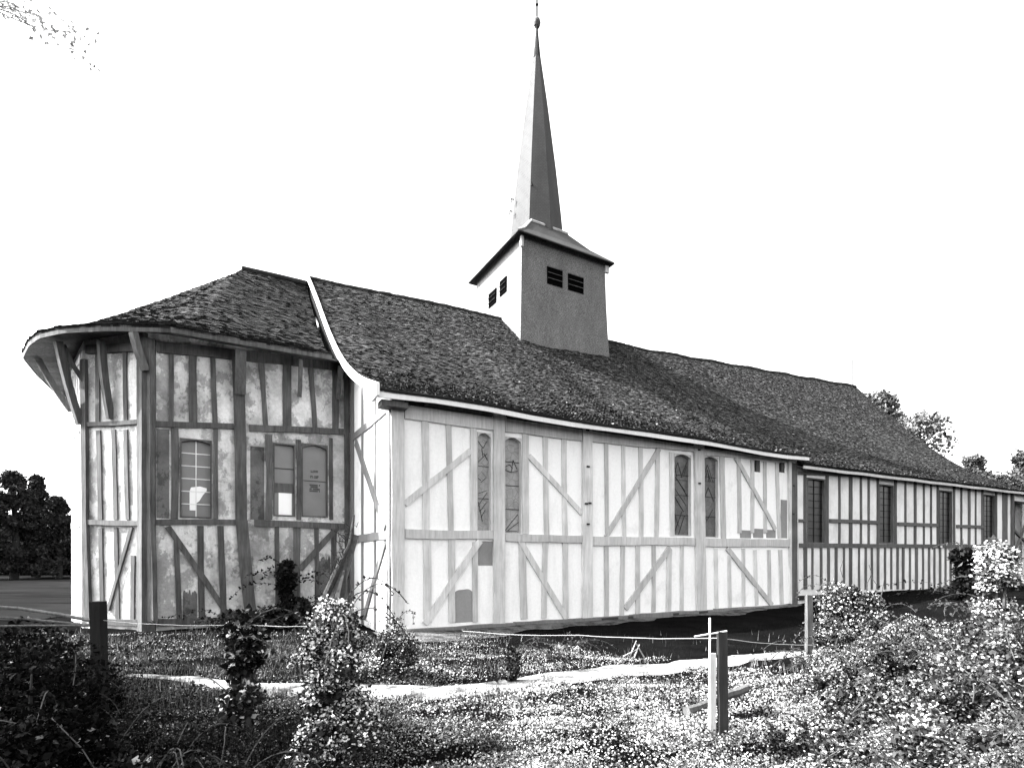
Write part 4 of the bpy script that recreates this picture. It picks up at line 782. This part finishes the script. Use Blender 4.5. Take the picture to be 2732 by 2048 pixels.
# ------------------------------------------------------------------ fences
def post(px, Z, h, w, label, mat, tone=1., group=None, lean=0., name='fence_post', d=None):
    x = at(px, Z); z0 = gz(x, Z); mb = MB(); d = d or w
    n = 6; ps = []
    for k in range(n+1):
        q = k/n; j = lambda: (rng.random()-.5)*.006; c = (lean*q*h, 0); ps.append([(c[0]-w/2+j(), -d/2+j(), q*h-.25*(1-q)), (c[0]+w/2+j(), -d/2+j(), q*h-.25*(1-q)), (c[0]+w/2+j(), d/2+j(), q*h-.25*(1-q)), (c[0]-w/2+j(), d/2+j(), q*h-.25*(1-q))])
    for k in range(n): mb.hexa(ps[k]+ps[k+1], tone)
    root = tag(mb.build(name, mat, loc=(x, Z, z0)), label, 'fence post', group); return root
post(221, 4.55, 1.15, .085, 'weathered black fence post in the left foreground', 'timber_black', tone=.5, lean=-.03)
post(1747, 8.2, .95, .08, 'grey post standing at the left side of the round twiggy bush', 'timber_dark')
# main squared post with crosspiece
root = tag(empty('wooden_cross_post', (at(1560, 4.35), 4.35, gz(at(1560, 4.35), 4.35))), 'squared wooden post with a thin stick tied alongside, right of centre', 'fence post')
mb = MB(); ps = []
for k in range(9):
    q = k/8; j = lambda: (rng.random()-.5)*.004; hh = -.25+(.92+.25)*q; x0 = -.040+.012*(1-q); x1 = .036+.01*(1-q); ps.append([(x0+j(), -.03+j(), hh), (x1+j(), -.02+j(), hh), (x1+j(), .03+j(), hh), (x0+j(), .02+j(), hh)])
for k in range(8): mb.hexa(ps[k]+ps[k+1])
mb.build('post', 'timber_post', root)
mb = MB(); mb.box((-.095, .0, -.2), (-.050, .025, .74)); mb.build('plank', 'timber_pale', root)
mb = MB(); mb.tube([(-.112, -.014, .0), (-.105, -.014, 1.03)], .008, 7); mb.tube([(-.23, -.012, .88), (.03, -.02, .925)], .006, 5); mb.build('stick', 'timber_white', root)
# crosswise log behind the post
def log(name, label, px0, px1, Z0, Z1, h0, h1, rad, mat, cat='log', tone=1.):
    p0 = Vector((at(px0, Z0), Z0, h0)); p1 = Vector((at(px1, Z1), Z1, h1)); c = p0; n = 6; pts = [p0.lerp(p1, k/n)+Vector((0, (rng.random()-.5)*rad*.3, (rng.random()-.5)*rad*.3)) - c for k in range(n+1)]
    mb = MB(); mb.tube(pts, [rad*(.9+.2*rng.random()) for _ in pts], 7, tone=tone); return tag(mb.build(name, mat, loc=c), label, cat)
log('weathered_log', 'split rough log lying across behind the squared post', 1483, 1612, 4.62, 5.2, .19, .25, .04, 'timber_mid')
def wire(label, pts, rad=.0024, name='fence_wire', group=None):
    P_ = [Vector((at(px, Z), Z, h)) for px, Z, h in pts]; c = P_[0].copy(); out = []
    for i in range(len(P_)-1):
        L = (P_[i+1]-P_[i]).length
        for k in range(10): q = k/10; out.append(P_[i].lerp(P_[i+1], q)-c - Vector((0, 0, .012*L*math.sin(q*math.pi))) + Vector((0, 0, (rng.random()-.5)*.004)))
    out.append(P_[-1]-c); mb = MB(); mb.tube(out, rad, 5); return tag(mb.build(name, 'wire_pale', loc=c), label, 'wire', group)
def hz(yy, Z): return 1.5+(1207-yy)/1158*Z
wire('pale fence wire from the ivy heap to the squared post', [(1000, 5.6, hz(1362, 5.6)), (1250, 5.0, hz(1371, 5.0)), (1556, 4.35, hz(1377, 4.35))])
wire('pale fence wire right of the squared post', [(1562, 4.33, hz(1378, 4.33)), (1755, 4.9, hz(1392, 4.9))])
wire('pale fence wire across the left of the church', [(221, 4.55, hz(1338, 4.55)), (330, 4.5, hz(1347, 4.5)), (530, 4.5, hz(1348, 4.5)), (722, 3.9, hz(1349, 3.9))])
def rail(label, pts, rad=.016, tone=.8, mat='timber_dark'):
    P_ = [Vector((at(px, Z), Z, hz(yy, Z))) for px, yy, Z in pts]; c = P_[0].copy(); mb = MB(); mb.tube([p-c for p in P_], rad, 7, tone=tone); return tag(mb.build('fence_rail', mat, loc=c), label, 'fence rail', 'rails of the left fence')
rail('top rail of the left fence', [(-60, 1306, 5.3), (40, 1313, 5.1), (135, 1327, 4.9), (225, 1345, 4.6)]); rail('second rail of the left fence, lying below the top one', [(-60, 1330, 5.3), (60, 1336, 5.1), (222, 1352, 4.6)], .012, .6); rail('lowest pale rail of the left fence', [(-60, 1352, 5.2), (80, 1350, 4.9), (222, 1350, 4.62)], .010, .6)
# bent pale stalks in the dark corner
for k, (px, Z, pts) in enumerate([(55, 3.6, [(0, 0, 0), (.02, 0, .25), (.12, 0, .5)]), (175, 3.7, [(.12, 0, 0), (.04, 0, .2), (0, 0, .42)]), (270, 4.0, [(-.1, 0, .05), (.0, 0, .0), (.05, 0, .14)]), (20, 4.0, [(0, 0, .2), (.02, 0, .4), (-.02, 0, .6)])]):
    x = at(px, Z); mb = MB(); mb.tube(pts, [.006, .005, .003], 5, tone=.5); tag(mb.build('bent_stalk', 'bark', loc=(x, Z-.3, gz(x, Z)+.1)), ['pale stalk curving up at the left edge', 'pale stalk leaning left in the dark corner', 'curled pale stalk by the black fence post', 'thin stalk at the extreme left edge'][k], 'stalk', 'pale stalks among the dark bushes')
# ------------------------------------------------------------------ trees
tree('dark_conifer', 'dark conifer beyond the pasture, leftmost of the far trees', (at(30, 46), 46, 0), 9.6, 6.5, 20000, .16, .03, 71, 'cone', 'dark trees beyond the pasture', .05, nc=170)
tree('dark_conifer', 'pointed dark conifer in the middle of the far left group', (at(78, 50), 50, 0), 9.9, 5, 18000, .16, .03, 72, 'cone', 'dark trees beyond the pasture', .05, nc=150)
tree('dark_conifer', 'lower dark conifer closest to the church wall', (at(128, 48), 48, 0), 7.4, 6.0, 18000, .16, .03, 73, 'cone', 'dark trees beyond the pasture', .05, nc=150)
tree('dark_conifer', 'dark conifer standing half outside the left edge', (at(-30, 44), 44, 0), 8.6, 6, 14000, .16, .03, 74, 'cone', 'dark trees beyond the pasture', .05, nc=130)
mb_r = np.random.default_rng(9); n = 26000; xx = -90+72*mb_r.random(n); yy = 56+7*mb_r.random(n); zz = mb_r.random(n)**.8*(4.2+1.6*wob(xx, yy, .5)+.9*wob(xx, yy, 1.7)); o = quads('far_wood', leaves(np.stack([xx, yy, zz], -1), .35+.25*mb_r.random(n), None, mb_r), .015*np.exp(mb_r.normal(size=n)*.5), 'leaf'); tag(o, 'dark far wood behind the pasture', kind='stuff')
tree('broadleaf_tree', 'tall pale-leaved tree rising behind the nave roof', (at(1900, 48), 48, 0), 16.6, 13.5, 42000, .22, .09, 75, 'round', None, .3, nc=110)
tree('broadleaf_tree', 'bushy tree beyond the west end, second from the right edge', (at(2105, 50), 50, 0), 11.4, 10, 30000, .18, .07, 76, 'round', 'trees beyond the west end', .08, nc=80)
tree('broadleaf_tree', 'bushy tree beyond the west end at the right edge', (at(2215, 46), 46, 0), 11.0, 9, 26000, .18, .07, 77, 'round', 'trees beyond the west end', .08, nc=70)
# the tree whose shade darkens the left foreground stands just outside the frame
shade = tree('shade_tree', 'leafy tree outside the left edge whose pale twigs enter the top left corner', (-13.2, 3.6, 0), 10.5, 8.5, 32000, .22, .05, 78, 'round', None, .22, nc=50)
mb = MB(); C_ = []; rb = np.random.default_rng(8)
limb = [(0, 0, 7.2), (1.5, 1.6, 8.6), (3.2, 3.6, 9.8), (4.4, 5.2, 10.6)]; mb.tube(limb, [.09, .07, .05, .03], 7, tone=.2)
for k in range(7):
    p = Vector(limb[-1]); pts = [p]; aa = -.9 + .28*k
    for j in range(6):
        p = p+Vector((.26*math.cos(aa)+.04, .22*math.sin(aa)*.6, -.06-.07*j*rb.random()+.10*rb.random())); pts.append(p); aa += (rb.random()-.5)*.5
        for _ in range(7): C_.append(np.array(p)+(rb.random(3)-.5)*.22)
    mb.tube(pts, [.016, .013, .010, .008, .006, .005, .004], 5, tone=.35)
mb.build('limb', 'bark', shade); C_ = np.array(C_)
lv = quads('leaves', leaves(C_, .035+.03*rb.random(len(C_)), None, rb), .55+.2*rb.random(len(C_)), 'leaf', shade)  # very pale tone puts the overexposed, backlit look into the leaves
